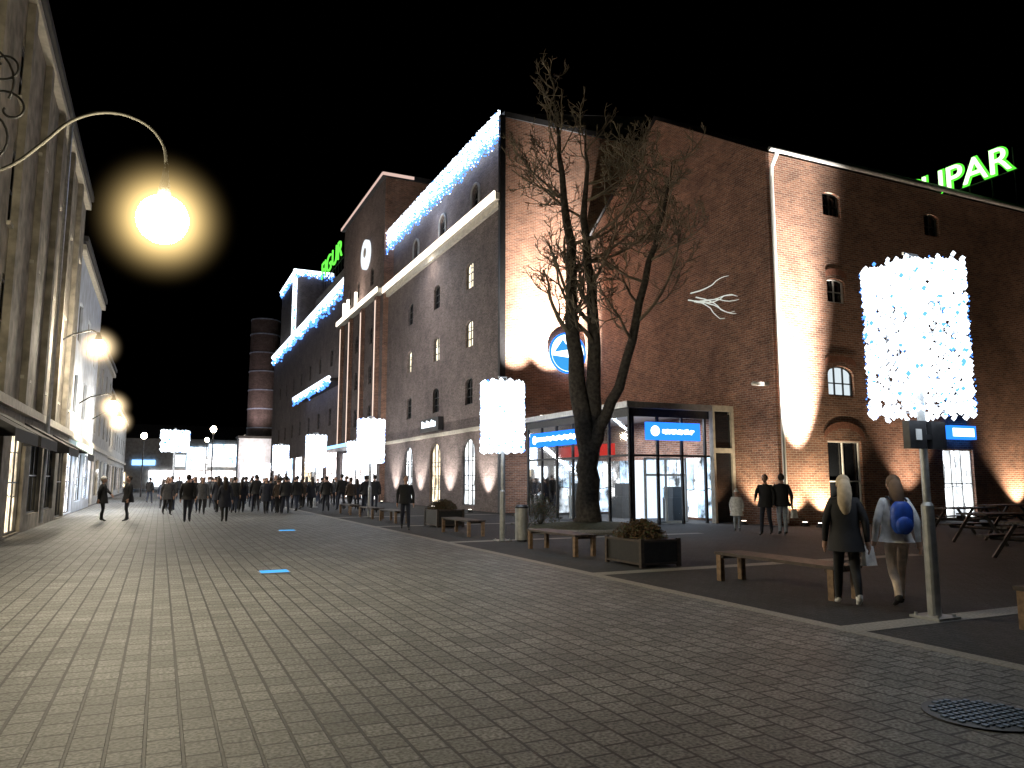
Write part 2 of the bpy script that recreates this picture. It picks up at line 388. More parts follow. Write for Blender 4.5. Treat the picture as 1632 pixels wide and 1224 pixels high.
for y in (15.5,28.9):
    b=MB(); b.tube([(-3.5,y+.5,.2),(-3.5,y+.5,14)],.06,8); b.obj('drainpipe',M['zinc'],eA)
for y0 in (17,20.5,26.5,33):
    b=MB(); b.q([(-3.75,y0,3.3),(-3.75,y0+3,3.3),(-2.55,y0+3,2.6),(-2.55,y0,2.6)]); b.q([(-2.55,y0,2.6),(-2.55,y0+3,2.6),(-2.55,y0+3,2.35),(-2.55,y0,2.35)])
    b.q([(-3.75,y0,3.3),(-3.75,y0,2.6),(-2.55,y0,2.6)]); b.obj('awning',M['tarp'],eA)
rowsB=[(4.8,1.6,1.9,dict(nv=1,nh=0,fm=M['darkframe'])),(8.2,1.6,1.9,dict(nv=1,nh=0,fm=M['darkframe']))]
eB,_=left_building('white_building','white rendered town building with dark windows',39.01,53,12.6,M['plasterW'],-3.9,rowsB,[M['litfar'],M['litwhite'],M['litfar']],3.5,.3)
b=MB(); b.box(-3.9+.23,-3.55,41,49,3.05,3.4); b.obj('shop_sign',M['signgreen'],eB)
light('AREA',(-3.1,46,3.0),700,(.80,.90,1),eB,(-1.0,46,0),.5,sy=12)
eC,_=left_building('grey_building','grey rendered low town building with lit shop windows',53.01,70,10.4,M['plasterG'],-4.0,[(4.6,1.2,1.7,{}),(7.6,1.2,1.7,{})],[M['litfar'],M['litwarm'],M['litwhite']],3.4)
light('AREA',(-3.1,61,3.0),700,(.92,.95,1),eC,(-1.0,61,0),.5,sy=14)
eD,_=left_building('town_house','plain distant town house with gabled roof',70.01,110,9,M['plasterG'],-4.3,[(4.6,1.2,1.7,{})],[M['litwarm'],M['glassd'],M['litfar']],4)
# ---------------------------------------------------------------- wall lamps left
HZ={}
def wall_lamp(x,y,z,mat,r,label,big=False,hz=.8,hk=4.5,pw=2.2):
    wx=-3.8
    e=thing('wall_lamp',(wx,y,z),label,'street lamp','bracket lamps on the building walls')
    b=MB()
    if big:
        P=[(wx,5.55),(-3.0,5.6),(-2.5,5.72),(-2.1,5.95),(-1.75,6.35),(-1.45,6.72),(-1.1,6.93),(-.75,6.97),(-.42,6.85),(-.22,6.6),(-.17,6.3)]
        pts=[]
        for i in range(len(P)-1):
            p0=P[max(i-1,0)];p1=P[i];p2=P[i+1];p3=P[min(i+2,len(P)-1)]
            for t in (0,.25,.5,.75):
                f=lambda k:.5*((2*p1[k])+(-p0[k]+p2[k])*t+(2*p0[k]-5*p1[k]+4*p2[k]-p3[k])*t*t+(-p0[k]+3*p1[k]-3*p2[k]+p3[k])*t**3)
                pts.append((f(0),y,f(1)))
        pts.append((P[-1][0],y,P[-1][1]))
        b.tube(pts,.024,10)
        b.box(wx,wx+.06,y-.09,y+.09,5.0,7.6)
        b.obj('arm',pr('painted_iron',(.03,.028,.022),.85,.2,8),e,True)
        s=MB()
        def spiral(cx,cz,r0,r1,a0,a1,n=36,rad=.018):
            s.tube([(cx+(r0+(r1-r0)*i/n)*math.cos(a0+(a1-a0)*i/n),y,cz+(r0+(r1-r0)*i/n)*math.sin(a0+(a1-a0)*i/n)) for i in range(n+1)],rad,6)
        spiral(-2.62,6.35,.5,.06,-1.2,7.5); spiral(-2.2,6.75,.34,.04,-2.5,-9.5); spiral(-2.75,7.2,.62,.05,-.5,7.5); spiral(-2.75,5.98,.22,.04,1,8); spiral(-2.3,7.4,.3,.03,3,10)
        s.obj('scroll_ornament',M['iron'],e,True)
        c=MB(); c.tube([(x,y,6.32),(x,y,6.15),(x,y,5.95),(x,y,z+r)],[.03,.045,.08,.1],20); c.obj('lamp_shade',M['iron'],e,True)
    else:
        b.tube([(wx,y,z+.1),(wx+.5,y,z+.45),(x-.25,y,z+.65),(x-.05,y,z+.55),(x,y,z+.3)],.035,8); b.obj('arm',M['iron'],e)
        c=MB(); c.tube([(x,y,z+r+.3),(x,y,z+r+.15),(x,y,z+r-.02)],[.04,.1,r*.6],14); c.obj('lamp_shade',M['iron'],e)
    gl=MB(); gl.ell((x,y,z),(r,r,r),24,16); gl.obj('bulb',mat,e,True)
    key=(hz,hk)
    if key not in HZ: HZ[key]=halomat('bulb_halo',(1,.70,.28) if big else (1,.74,.42),hk,hz,pw)
    gl=MB(); gl.ell((x,y,z),(hz,hz,hz),32,20); gl.obj('globe',HZ[key],e,True)  # glowing volume added around the bulb as its halo, not a glass part
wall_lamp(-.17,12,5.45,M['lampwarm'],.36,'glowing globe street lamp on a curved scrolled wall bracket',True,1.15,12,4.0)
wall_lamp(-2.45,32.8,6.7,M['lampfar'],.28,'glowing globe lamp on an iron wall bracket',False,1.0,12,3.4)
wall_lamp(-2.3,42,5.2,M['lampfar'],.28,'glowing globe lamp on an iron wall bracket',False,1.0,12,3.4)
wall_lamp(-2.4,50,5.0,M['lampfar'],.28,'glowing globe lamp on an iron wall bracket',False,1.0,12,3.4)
# ---------------------------------------------------------------- MAIN BRICK BUILDING
XW=15.1; YS=33.8; HM=20.3
e=thing('brick_building',(23,45,0),'large red brick mill building with arched lit windows','building'); MAIN=e
cols=[38.2,43.7,49.2]
ops=[]
for i,a in enumerate(cols):
    ops.append(dict(a=a,z=.25,w=1.9,h=3.6,arch=.8,mat=M['litwhite'] if i!=1 else M['litwarm'],nv=2,nh=3,fm=M['darkframe']))
    ops.append(dict(a=a,z=5.7,w=1.1,h=1.5,arch=.25,mat=M['glassd'],fm=M['darkframe']))
    ops.append(dict(a=a,z=8.9,w=1.1,h=1.5,arch=.25,mat=M['litwin'],nv=1,nh=2,fm=M['darkframe']))
    ops.append(dict(a=a,z=12.2,w=1.1,h=1.5,arch=.25,mat=M['litwin'] if i==0 else M['glassd'],fm=M['darkframe']))
b=MB(); wall(b,'x',XW,-1,YS,55,0,16.1,ops,.3)
ops2=[dict(a=a,z=16.7,w=1.0,h=1.5,arch=.5,mat=M['glassd'],fm=M['darkframe']) for a in cols]
wall(b,'x',XW+.35,-1,YS,55,16.1,HM,ops2,.3)
b.obj('wall',M['brickd'],e)
b=MB(); wall(b,'y',YS,-1,XW+.001,34,0,HM,[],.3); b.q([(34,YS,0),(34,55,0),(34,55,HM),(34,YS,HM)]); b.obj('gable_wall',M['brick'],e)
b=MB(); b.box(XW+.1,34.2,YS-.1,55,HM+.003,HM+.3); b.q([(XW+.4,YS,HM+.3),(XW+.4,55,HM+.3),(24.5,55,HM+2),(24.5,YS,HM+2)]); b.obj('roof',M['slate'],e)
for o in ops: window(e,'x',XW,-1,o)
for o in ops2:
    window(e,'x',XW+.35,-1,o)
    b=MB(); ap=[PT('x',XW+.35,-1,pa,pz,.04) for pa,pz in [(o['a']-.62,16.7)]+arcpts(o['a'],1.24,17.75,.6)+[(o['a']+.62,16.7)]]
    b.tube(ap,.08,5); b.obj('window_surround',M['plasterG'],e)
for (x0_,x1_,z0,z1) in ((XW-.45,XW-.003,15.75,16.1),(XW-.2,XW-.003,15.45,15.747),(XW-.12,XW-.003,4.2,4.4)):
    b=MB(); b.box(x0_,x1_,YS-.2,55,z0,z1); b.obj('cornice',M['trim'],e)
b=MB(); b.box(XW-.53,XW-.455,YS-.2,55,15.72,16.16); b.obj('cornice_light_strip',M['ledWarm'],e)
b=MB(); b.box(XW-.2,XW+.1,YS-.25,YS-.003,0,HM); b.obj('corner_drainpipe',M['dark'],e)
light('AREA',(XW-.25,44.4,16.2),420,(1,.86,.74),e,(XW+.2,44.4,17.5),.12,sy=20)
light('AREA',(XW-.6,44.4,15.7),600,(1,.88,.76),e,(XW-.0,44.4,14.8),.12,sy=20)
b=MB()
for i in range(4200):
    y=U(YS-.1,55); t=R()**1.3; z=HM+.25-t*(1.75+.12*math.sin(y*3.1))
    b.octa((XW-.22+U(-.06,.06),y,z),U(.035,.07)*(1.2-t*.5),0 if R()>.1+.85*t else 1)
b.obj('lit_twig_tips',[M['bulbW'],M['bulbB']],e)
b=MB(); nn=110
for i in range(nn):
    y0_=YS-.1+i*(55-YS+.1)/nn; y1_=y0_+(55-YS+.1)/nn
    d0=1.05+.05*math.sin(i*1.7)+.05*math.sin(i*4.1); 
    b.q([(XW-.14,y0_,HM+.3),(XW-.14,y1_,HM+.3),(XW-.14,y1_,HM+.3-d0),(XW-.14,y0_,HM+.3-d0)],0)
    b.q([(XW-.14,y0_,HM+.3-d0),(XW-.14,y1_,HM+.3-d0),(XW-.14,y1_,HM-.05-d0),(XW-.14,y0_,HM-.05-d0)],1)
b.obj('light_net',[M['bulbW'],M['netblue']],e)
light('AREA',(XW-.9,44.4,19.3),400,(.45,.68,1),e,(XW+.3,44.4,18.2),.4,sy=20)
sx=18.75
b=MB(); b.disc((sx,YS-.12,8.1),1.0,'y',40,.2); so=b.obj('round_sign',M['signwhite'],e)
b=MB(); b.q([(sx+.94*math.cos(a),YS-.235,8.1+.94*math.sin(a)) for a in [math.radians(t) for t in range(190,345,8)]])
b.q([(sx-.8,YS-.24,8.1),(sx+.1,YS-.24,8.3),(sx-.3,YS-.24,8.8)]); b.obj('emblem',em('sky_blue_face',(.05,.35,.8),1.2),so)
b=MB(); b.tube([(sx+1.02*math.cos(a),YS-.22,8.1+1.02*math.sin(a)) for a in [2*math.pi*i/40 for i in range(41)]],.06,6); b.obj('rim',M['signblue'],so)
b=MB(); b.box(XW-.35,XW-.02,42.2,45.6,4.55,5.35); so=b.obj('panel_sign',M['dark'],e)
for i in range(9): 
    y=42.7+i*.3; hh=.3+.12*((i*7)%3)/2; b=MB(); b.box(XW-.372,XW-.352,y,y+.18,4.8,4.8+hh); b.obj('sign_mark',M['signwhite'],so)
WC=(1,.90,.78)
floodlight(15.9,31.0,4.43,(15.8,YS,9.5),26000,WC,40,1)
floodlight(17.6,31.0,4.43,(17.8,YS,10.0),52000,WC,44,1)
floodlight(19.3,32.3,4.43,(19.5,YS,11.5),46000,(1,.93,.84),36,1)
for y in (35.4,41,46.4,52):
    floodlight(XW-1.0,y,0,(XW+.1,y,4.0),2000,(1,.92,.84),78)
# ---- tall block
XT=14.7; e2=thing('brick_tower_block',(24,62,0),'tall brick block with lit pilasters and round sign','building')
ops=[dict(a=a,z=z,w=1,h=1.5,arch=.25,mat=M['glassd'],fm=M['darkframe']) for a in (58.6,63.4,66.6) for z in (6,9.2,12.4,17.2)]
ops.append(dict(a=62.2,z=.1,w=12.6,h=3.9,mat=M['litfar'],nv=8,nh=1,fm=M['darkframe']))
b=MB(); wall(b,'x',XT,-1,55.002,69.4,0,25,ops,.3); b.q([(XT,69.4,0),(34,69.4,0),(34,69.4,25),(XT,69.4,25)]); b.obj('wall',M['brickd'],e2)
b=MB(); b.q([(XT,55.002,0),(34,55.002,0),(34,55.002,25),(XT,55.002,25)]); b.obj('gable_wall',M['brick'],e2)
for o in ops: window(e2,'x',XT,-1,o)
b=MB(); b.box(XT-.3,34,54.8,69.6,25.003,25.35); b.obj('roof',M['slate'],e2)
b=MB(); b.box(XT-.35,XT-.302,54.8,69.6,25.05,25.28); b.box(XT-.3,XT+2.2,54.72,54.79,25.05,25.28); b.obj('roof_edge_light',em('pink_led',(1,.7,.6),.8),e2)
for y in (56.2,60.9,65.2,68.7):
    b=MB(); b.box(XT-.3,XT-.003,y-.3,y+.3,4.2,15.7); b.obj('pilaster',M['brick'],e2)
    b=MB(); b.box(XT-.34,XT-.302,y-.07,y+.07,4.4,15.4); b.obj('pilaster_uplight_glow',M['uplitGlow'],e2)  # glowing strip added in place of uplight falling on the pilaster
b=MB(); b.box(XT-.5,XT-.002,54.9,69.6,15.75,16.1); b.obj('cornice',M['trim'],e2)
b=MB(); b.box(XT-.56,XT-.505,54.9,69.6,15.80,16.18); b.obj('cornice_light_strip',M['ledWarm'],e2)
for y in (63.2,66.2,67.8):
    b=MB(); b.box(XT-.3,XT-.1,y,y+.3,16.3,17.7); b.obj('wall_lamp',M['ledWarm'],e2)
light('AREA',(XT-.5,62,16.3),600,(1,.8,.65),e2,(XT+.1,62,18.5),.2,sy=13)
b=MB(); b.disc((XT-.15,60.3,20.2),1.25,'x',36,.25); so=b.obj('round_sign',em('soft_white_sign',(.85,.9,.95),1.2),e2)
b=MB(); b.disc((XT-.3,60.1,20.3),.4,'x',24,.03); b.obj('emblem',M['plasterG'],so)
b=MB(); b.box(XT-2,XT-.003,55.5,72,4.15,4.4); b.obj('canopy',M['dark'],e2)
b=MB(); b.box(XT-2.06,XT-2.002,55.5,72,4.15,4.4); b.obj('canopy_light',M['ledB'],e2)
light('AREA',(XT-1,62,3.9),700,(.9,.95,1),e2,(XT-1.3,62,0),1,sy=12)
# ---- second large building
e3=thing('shopping_centre',(25,95,0),'long dark shopping building outlined with blue white lights','building')
ops=[dict(a=a,z=.2,w=5.4,h=4.2,mat=m_,nv=3,nh=1,fm=M['darkframe']) for a,m_ in zip((75,81.5,88,94.5,101,107.5,114),(M['litfar'],M['litfar'],M['litwarm'],M['litfar'],M['litshopb'],M['litfar'],M['litfar']))]
ops+=[dict(a=a,z=z,w=1.1,h=1.7,mat=M['glassd'],fm=M['darkframe']) for a in (76,82,88,94,100,106,112) for z in (7,13)]
b=MB(); wall(b,'x',XW,-1,69.402,120,0,20,ops,.3); b.q([(XW,120,0),(40,120,0),(40,120,20),(XW,120,20)]); b.obj('wall',M['brickd'],e3)
for o in ops: window(e3,'x',XW,-1,o)
b=MB(); b.box(XW-.1,40,69.5,120.2,20.003,20.3); b.obj('roof',M['slate'],e3)
b=MB(); b.box(15.6,26,104,118,20.31,30); b.obj('upper_storey',M['brickd'],e3)
b=MB(); b.box(15.8,26,72,90,20.31,22.9); b.obj('upper_storey',M['brickd'],e3)
def garland(p0,p1,n,spread,r=.1,core=.12):
    p0=Vector(p0);p1=Vector(p1); b=MB()
    b.tube([p0,p1],core,6)
    for i in range(n):
        p=p0.lerp(p1,R()); t=abs(random.gauss(0,1)); b.octa((p.x+U(-.1,.1),p.y+U(-spread,spread),p.z-t*spread),U(.5,1.2)*r,0 if R()>.1+.4*t else 1)
    return b
for (p0,p1,n,sp,cr) in (((XW-.2,69.8,20.4),(XW-.2,120,20.4),1500,.55,.3),((15.4,104,20.4),(15.4,104,30.4),600,.4,.3),((15.4,104,30.2),(15.4,117.5,30.2),500,.4,.25),((15.4,103.8,30.2),(20.5,103.8,30.2),400,.35,.2),((XW-1.45,69.6,11.0),(XW-1.45,90,11.0),700,.3,.18)):
    garland(p0,p1,n,sp,.16,cr).obj('light_garland',[M['bulbW'],M['bulbB']],e3)
b=MB(); b.box(XW-1.4,XW-.003,69.6,90,10.7,11.0); b.obj('canopy',M['dark'],e3)
light('AREA',(12,95,6),3500,(.85,.92,1),e3,(6,95,0),2,sy=40)
# text signs
def text_sign(txt,name,label,loc,rot,size,mat,stretch=1.0,posts=.6,halo=None,off=.0):
    def mk(offset,extr):
        cu=bpy.data.curves.new(name,'FONT'); cu.body=txt; cu.size=size; cu.extrude=extr; cu.offset=offset
        to=bpy.data.objects.new('tmp',cu); col.objects.link(to)
        bpy.context.view_layer.update()
        me=bpy.data.meshes.new_from_object(to.evaluated_get(bpy.context.evaluated_depsgraph_get())); me.name=name
        bpy.data.objects.remove(to); me.materials.clear(); return me
    me=mk(off,.06); me.materials.append(mat)
    e=thing(name,loc,label,'sign')
    o=bpy.data.objects.new('lettering',me); col.objects.link(o); place(o,loc,e); o.rotation_euler=rot; o.scale=(stretch,1,1)
    if halo:
        m2=mk(off+.09,.03); m2.materials.append(halo); h=bpy.data.objects.new('letter_rim',m2); col.objects.link(h); place(h,(loc[0]+.12,loc[1],loc[2]),e); h.rotation_euler=rot; h.scale=(stretch,1,1)
    wdt=max(v.co.x for v in me.vertices)*stretch
    b=MB(); x,y,z=loc
    b.tube([(x+.25,y+.2,z-.1),(x+.25,y-wdt-.2,z-.1)],.05,6)
    k=int(wdt/1.5)+1
    for i in range(k+1):
        yy=y-wdt*i/k; b.tube([(x+.25,yy,z-posts),(x+.25,yy,z+size*.6)],.04,6)
    b.obj('support_frame',M['dark'],e)
WR=(math.radians(90),0,math.radians(-90))
text_sign('FIGUR','rooftop_sign','green neon lettering standing on the dark roof',(15.3,84.2,23.9),WR,2.7,M['green'],1.45,1.1,None,-.03)
text_sign('SUPAR','rooftop_sign','glowing green letters on the brick wing roof',(40,29.6,18.0),WR,2.0,M['greend'],1.05,2.4,em('green_rim',(.12,1,.05),1.2),-.01)
# ---------------------------------------------------------------- BRICK WING
XG=19.9; YF=20.4; HW=13.8
e=thing('brick_wing',(30,27,0),'red brick wing with gable end and floodlit walls','building'); WING=e
ops=[dict(a=23.2,z=.05,w=1.75,h=3.0,mat=M['glassd'],nv=1,nh=1,fm=M['whiteframe']),
 dict(a=23.2,z=4.75,w=1.35,h=1.15,arch=.35,mat=em('dim_white_window',(.75,.85,.9),1.0),nv=2,nh=1,fm=M['darkframe']),
 dict(a=23.2,z=8.35,w=.95,h=.95,arch=.15,mat=M['glassd'],nv=1,nh=1,fm=M['whiteframe']),
 dict(a=23.2,z=11.8,w=.95,h=.95,arch=.15,mat=M['glassd'],nv=1,nh=1,fm=M['darkframe']),
 dict(a=29.6,z=.05,w=1.9,h=2.8,mat=M['litwhite'],nv=2,nh=1,fm=M['whiteframe']),
 dict(a=29.6,z=4.75,w=1.35,h=1.15,arch=.35,mat=M['glassd'],nv=2,nh=1,fm=M['whiteframe']),
 dict(a=29.0,z=8.35,w=.95,h=.95,arch=.15,mat=M['glassd'],nv=1,nh=1,fm=M['darkframe']),
 dict(a=29.0,z=11.8,w=.95,h=.95,arch=.15,mat=M['glassd'],nv=1,nh=1,fm=M['darkframe']),
 dict(a=35.5,z=4.75,w=1.35,h=1.15,arch=.35,mat=M['glassd'],nv=2,nh=1,fm=M['darkframe'])]
b=MB(); wall(b,'y',YF,-1,XG,48,0,HW,ops,.3)
b.q([(48,YF,0),(48,33.7,0),(48,33.7,HW),(48,27.1,18.1),(48,YF,HW)])
b.q([(XG,YF,0),(XG,33.79,0),(XG,33.79,HW),(XG,27.1,18.1),(XG,YF,HW)])
b.obj('wall',M['brick'],e)
for o in ops: window(e,'y',YF,-1,o,'window' if o['z']>1 else 'door')
b=MB(); b.q([(XG-.1,YF-.35,HW-.05),(48,YF-.35,HW-.05),(48,27.1,18.3),(XG-.1,27.1,18.3)]); b.q([(XG-.1,33.78,HW+.1),(48,33.78,HW+.1),(48,27.1,18.3),(XG-.1,27.1,18.3)]); b.obj('roof',M['slate'],e)
b=MB(); b.tube([(XG-.15,YF-.38,HW-.05),(48,YF-.38,HW-.05)],.08,8); b.obj('gutter',M['gutter'],e)
b=MB(); b.tube([(XG+.25,YF-.38,HW-.1),(XG+.15,YF-.15,HW-.6),(XG+.15,YF-.12,HW-1),(XG+.15,YF-.12,.1)],.08,8); b.obj('drainpipe',M['whiteframe'],e)
SB=pr('soldier_brick',(.24,.10,.065),.85,.4,18)
for a,zz,ww in ((23.2,3.05,2.1),(23.2,5.92,1.6),(23.2,9.32,1.1),(29.6,2.9,2.1)):
    b=MB(); pts=arcpts(a,ww,zz-.1,.55 if zz<4 else .2,12)
    for i in range(12):
        (a0,z0),(a1,z1)=pts[i],pts[i+1]; b.q([(a0,YF-.03,z0+.02),(a1,YF-.03,z1+.02),(a1,YF-.03,z1+.27),(a0,YF-.03,z0+.27)])
    b.obj('brick_arch',SB,e)
b=MB(); b.box(28.8,30.4,YF-.3,YF-.02,3.25,3.8); so=b.obj('shop_sign',M['signblue'],e)
b=MB(); b.box(28.95,30.25,YF-.32,YF-.302,3.36,3.69); b.obj('sign_panel',M['signwhite'],so)
b=MB(); b.box(XG-.55,XG-.003,YF+.3,YF+.5,5.0,5.12); b.ell((XG-.6,YF+.4,5.06),(.12,.12,.08),8,6); b.obj('security_camera',M['whiteframe'],e)
floodlight(20.9,YF-1.5,0,(20.8,YF,6.0),60000,(1,.91,.79),34,1)
floodlight(20.5,YF-1.2,0,(20.7,YF,8.5),90000,(1,.93,.83),26,1)
floodlight(20.5,YF-.5,.0,(20.6,YF+.1,3),700,(1,.82,.56),100)
floodlight(21.9,YF-.5,.0,(21.9,YF+.1,3),1100,(1,.82,.56),100)
floodlight(26.5,YF-1.0,0,(26.5,YF,5),1500,(1,.78,.58),70,1)
floodlight(33.2,YF-.6,0,(33.2,YF+.1,4),1600,(1,.78,.54),90,.9)
floodlight(38,YF-1.2,0,(38,YF,7),2000,(1,.78,.56),75,1)
floodlight(19.2,21.5,0,(20,21.4,3.5),700,(1,.8,.54),90)
# ---------------------------------------------------------------- glass vestibule
e=thing('glass_entrance',(17.6,27,0),'glazed entrance pavilion with blue and red signs','entrance pavilion')
x0,x1,y0,y1,H=15.3,19.85,22.9,31.2,4.2
b=MB(); b.box(x0-.25,x1,y0-.25,32.9,H,H+.22); b.obj('roof',M['zinc'],e)
b=MB()
for i in range(7):
    y=y0+i*(y1-y0)/6; b.box(x0-.05,x0+.05,y-.045,y+.045,0,H-.003)
for i in range(5):
    x=x0+.12+i*(x1-x0-.2)/4; b.box(x-.045,x+.045,y0-.05,y0+.05,0,H-.004)
b.box(x0-.04,x0+.04,y0,y1,2.45,2.53); b.box(x0+.05,x1,y0-.04,y0+.04,2.45,2.53); b.box(x0+.05,x1,y0-.06,y0+.06,H-.3,H-.006); b.box(x0-.06,x0+.06,y0,y1,H-.3,H-.005)
b.obj('frame',M['dark'],e)
b=MB(); b.q([(x0,y0,0),(x0,y1,0),(x0,y1,H),(x0,y0,H)]); b.q([(x0,y0,0),(x1,y0,0),(x1,y0,H),(x0,y0,H)]); b.q([(x0,y1,0),(x1,y1,0),(x1,y1,H),(x0,y1,H)]); b.obj('glazing',M['glass'],e)
b=MB(); b.q([(XG-.06,y0+.3,.1),(XG-.06,y1,.1),(XG-.06,y1,2.5),(XG-.06,y0+.3,2.5)]); b.obj('lit_shop_front',M['litshop'],e)
b=MB(); b.q([(x0+.3,y1-.02,.1),(x1,y1-.02,.1),(x1,y1-.02,2.5),(x0+.3,y1-.02,2.5)]); b.obj('lit_shop_front',M['litshop'],e)
for (xa,ya) in ((18.9,25.2),(18.2,27.8),(17.4,30.0)):
    b=MB(); b.box(xa-.35,xa+.35,ya-.4,ya+.4,.0,.9); b.box(xa-.25,xa+.25,ya-.3,ya+.3,.9,1.3+.3*R()); b.obj('display_stand',M['darkframe'],e)
b=MB(); b.box(x1-1.0,x1-.9,y0-.3,y0-.08,0,H-.01); b.box(x1-.1,x1+.02,y0-.3,y0-.08,0,H-.01); b.box(x1-.9,x1-.1,y0-.3,y0-.08,2.62,2.8); b.box(x1-1.0,x1+.02,y0-.3,y0-.255,H,H+.22); b.obj('portal_pillar',M['trim'],e)
b=MB(); b.q([(x1-.9,y0-.2,0),(x1-.1,y0-.2,0),(x1-.1,y0-.2,4.1),(x1-.9,y0-.2,4.1)]); b.obj('portal_panel',M['glassd'],e)
def bsign(x,y,wd,ax):
    b=MB()
    if ax=='y': b.box(x,x+wd,y-.22,y-.1,3.05,3.7)
    else: b.box(x-.22,x-.1,y-wd,y,3.05,3.65)
    s=b.obj('shop_sign',M['signblue'],e)
    b=MB()
    if ax=='y': b.disc((x+.36,y-.235,3.38),.19,'y',18,.02)
    else: b.disc((x-.235,y-.5,3.35),.19,'x',18,.02)
    b.obj('sign_emblem',M['signwhite'],s)
    b=MB(); n_=int((wd-1.0)/.045)
    pts=[];rr=[]
    for i in range(n_):
        a0=.68+i*.045; zz=3.36+.03*math.sin(i*1.55)+.02*math.sin(i*3.7+1)
        pts.append((x+a0,y-.235,zz) if ax=='y' else (x-.235,y-a0,zz)); rr.append(.075+.035*math.sin(i*2.1)+.02*math.sin(i*5.3))
    b.tube(pts,rr,6)
    b.obj('sign_mark',M['signwhite'],s)
bsign(15.9,22.9,2.4,'y'); bsign(15.3,30.6,4.6,'x')
b=MB(); b.box(x0+.35,x0+.4,24.5,y1-.3,2.55,3.0); b.obj('red_sign_band',M['signred'],e)
for (ax,c,s,a) in (('y',y0+.1,-1,17.0),('x',x0+.1,-1,26.8)):
    door(e,ax,c,s,a,.02,1.9,2.4,M['glass'],M['whiteframe'])
b=MB(); b.box(16.3,17.7,24.3,24.34,.15,2.35); b.obj('inner_door',em('white_lit_door',(.92,.96,1),1.5),e)
light('AREA',(17.6,25,4.0),300,(.95,.97,1),e,(17.6,25,0),2); light('AREA',(17.6,29,4.0),260,(.95,.97,1),e,(17.6,29,0),2)
# ---------------------------------------------------------------- TREE
tx,ty=12.6,21.3
T=thing('bare_tree',(tx,ty,0),'tall leafless multi stemmed tree in a round bed','tree')
trunk=MB(); crown=MB()
def wander(p,d,length,r0,r1,n,wob,up,mb,sides):
    pts=[Vector(p)];rad=[r0]; d=Vector(d).normalized()
    for i in range(n):
        d=(d+Vector((U(-1,1),U(-1,1),U(-1,1)))*wob+Vector((0,0,up))).normalized()
        pts.append(pts[-1]+d*length/n); rad.append(r0+(r1-r0)*((i+1)/n)**.8)
    mb.tube(pts,rad,sides,0,cap=False)
    return pts,rad
def rdir(base,ang):
    base=Vector(base).normalized(); p=base.orthogonal().normalized(); p=Matrix.Rotation(U(0,2*math.pi),3,base)@p
    return (base*math.cos(ang)+p*math.sin(ang)).normalized()
def branch(p,d,length,r,depth):
    sides={0:6,1:5,2:4,3:3}.get(depth,3); n={0:9,1:7,2:5,3:4}[depth]
    pts,rad=wander(p,d,length,r,max(r*.3,.010),n,{0:.2,1:.28,2:.36,3:.4}[depth],{0:.10,1:.13,2:.14,3:.08}[depth],crown,sides)
    if depth<3:
        k={0:6,1:5,2:3}[depth]
        for i in range(k):
            t=.25+.75*(i+R()*.8)/k; idx=min(int(t*n),n-1)
            dd=(pts[idx+1]-pts[idx]).normalized()
            branch(pts[idx],rdir(dd,math.radians(U(32,68))),length*U(.34,.52)*(1.15-t*.35),max(rad[idx]*U(.5,.7),.015),depth+1)
stems=[[(-.05,0,0,.55),(-.03,0,.4,.42),(-.0,0,1.2,.37),(-.0,0,2.4,.34),(-.15,0,3.6,.31),(-.33,.05,5,.27),(-.48,.1,7,.22),(-.5,.1,9.5,.16),(-.75,.1,12,.10),(-.95,0,14,.05),(-1.0,0,15.6,.02)],
 [(.08,.05,2.4,.30),(.2,.1,3.8,.26),(.3,.2,6,.22),(.2,.3,8.2,.17),(0,.3,10.5,.12),(.1,.3,12.4,.06),(.1,.2,13.8,.02)],
 [(.12,-.1,2.6,.24),(.6,-.25,3.7,.19),(1.15,-.5,5,.16),(1.5,-.8,6.6,.14),(2.0,-1,8.6,.10),(2.4,-1.2,10.2,.06),(2.7,-1.4,11.8,.02)]]
rt=Vector((.9072,-.4207,0)); fw=Vector((.4207,.9072,0))
for si,st in enumerate(stems):
    pts=[Vector((tx,ty,0))+rt*a+fw*bb+Vector((0,0,c)) for a,bb,c,_ in st]; rad=[q[3] for q in st]
    P2=[];R2=[]
    for i in range(len(pts)-1):
        for t in (0,.33,.66):
            j=Vector((U(-1,1),U(-1,1),0))*.05 if (i or t) else Vector()
            P2.append(pts[i].lerp(pts[i+1],t)+j); R2.append(rad[i]+(rad[i+1]-rad[i])*t)
    P2.append(pts[-1]);R2.append(rad[-1])
    trunk.tube(P2,R2,12,0)
    for i,p in enumerate(P2):
        if p.z>5.9:
            for _ in range(1 if R()<.6 else 2):
                ang=U(0,2*math.pi); d=rt*(math.cos(ang)*1.2+.18)+fw*math.sin(ang)*.8+Vector((0,0,U(.15,.75)))
                reach=4.6*(1-max(0,p.z-9)/8.5)
                Lb=max(.9,reach*U(.55,1.0)-(.9 if si==2 and d.dot(rt)>0 else 0)-(.8 if d.dot(rt)<0 and p.z<8 else 0))
                branch(p,d,Lb,max(R2[i]*.42,.035),0 if Lb>2.0 else 1)
trunk.obj('trunk',M['bark'],T,True); crown.obj('crown',M['twig'],T,True)
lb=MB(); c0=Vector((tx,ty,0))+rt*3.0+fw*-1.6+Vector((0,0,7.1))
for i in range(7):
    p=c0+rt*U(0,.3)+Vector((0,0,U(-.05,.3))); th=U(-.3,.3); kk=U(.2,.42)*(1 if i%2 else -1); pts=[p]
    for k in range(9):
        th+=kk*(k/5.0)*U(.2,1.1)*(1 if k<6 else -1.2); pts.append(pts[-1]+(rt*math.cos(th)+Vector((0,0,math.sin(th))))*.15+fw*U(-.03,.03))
    lb.tube(pts,[.022,.021,.02,.019,.018,.017,.015,.013,.011,.008],5)
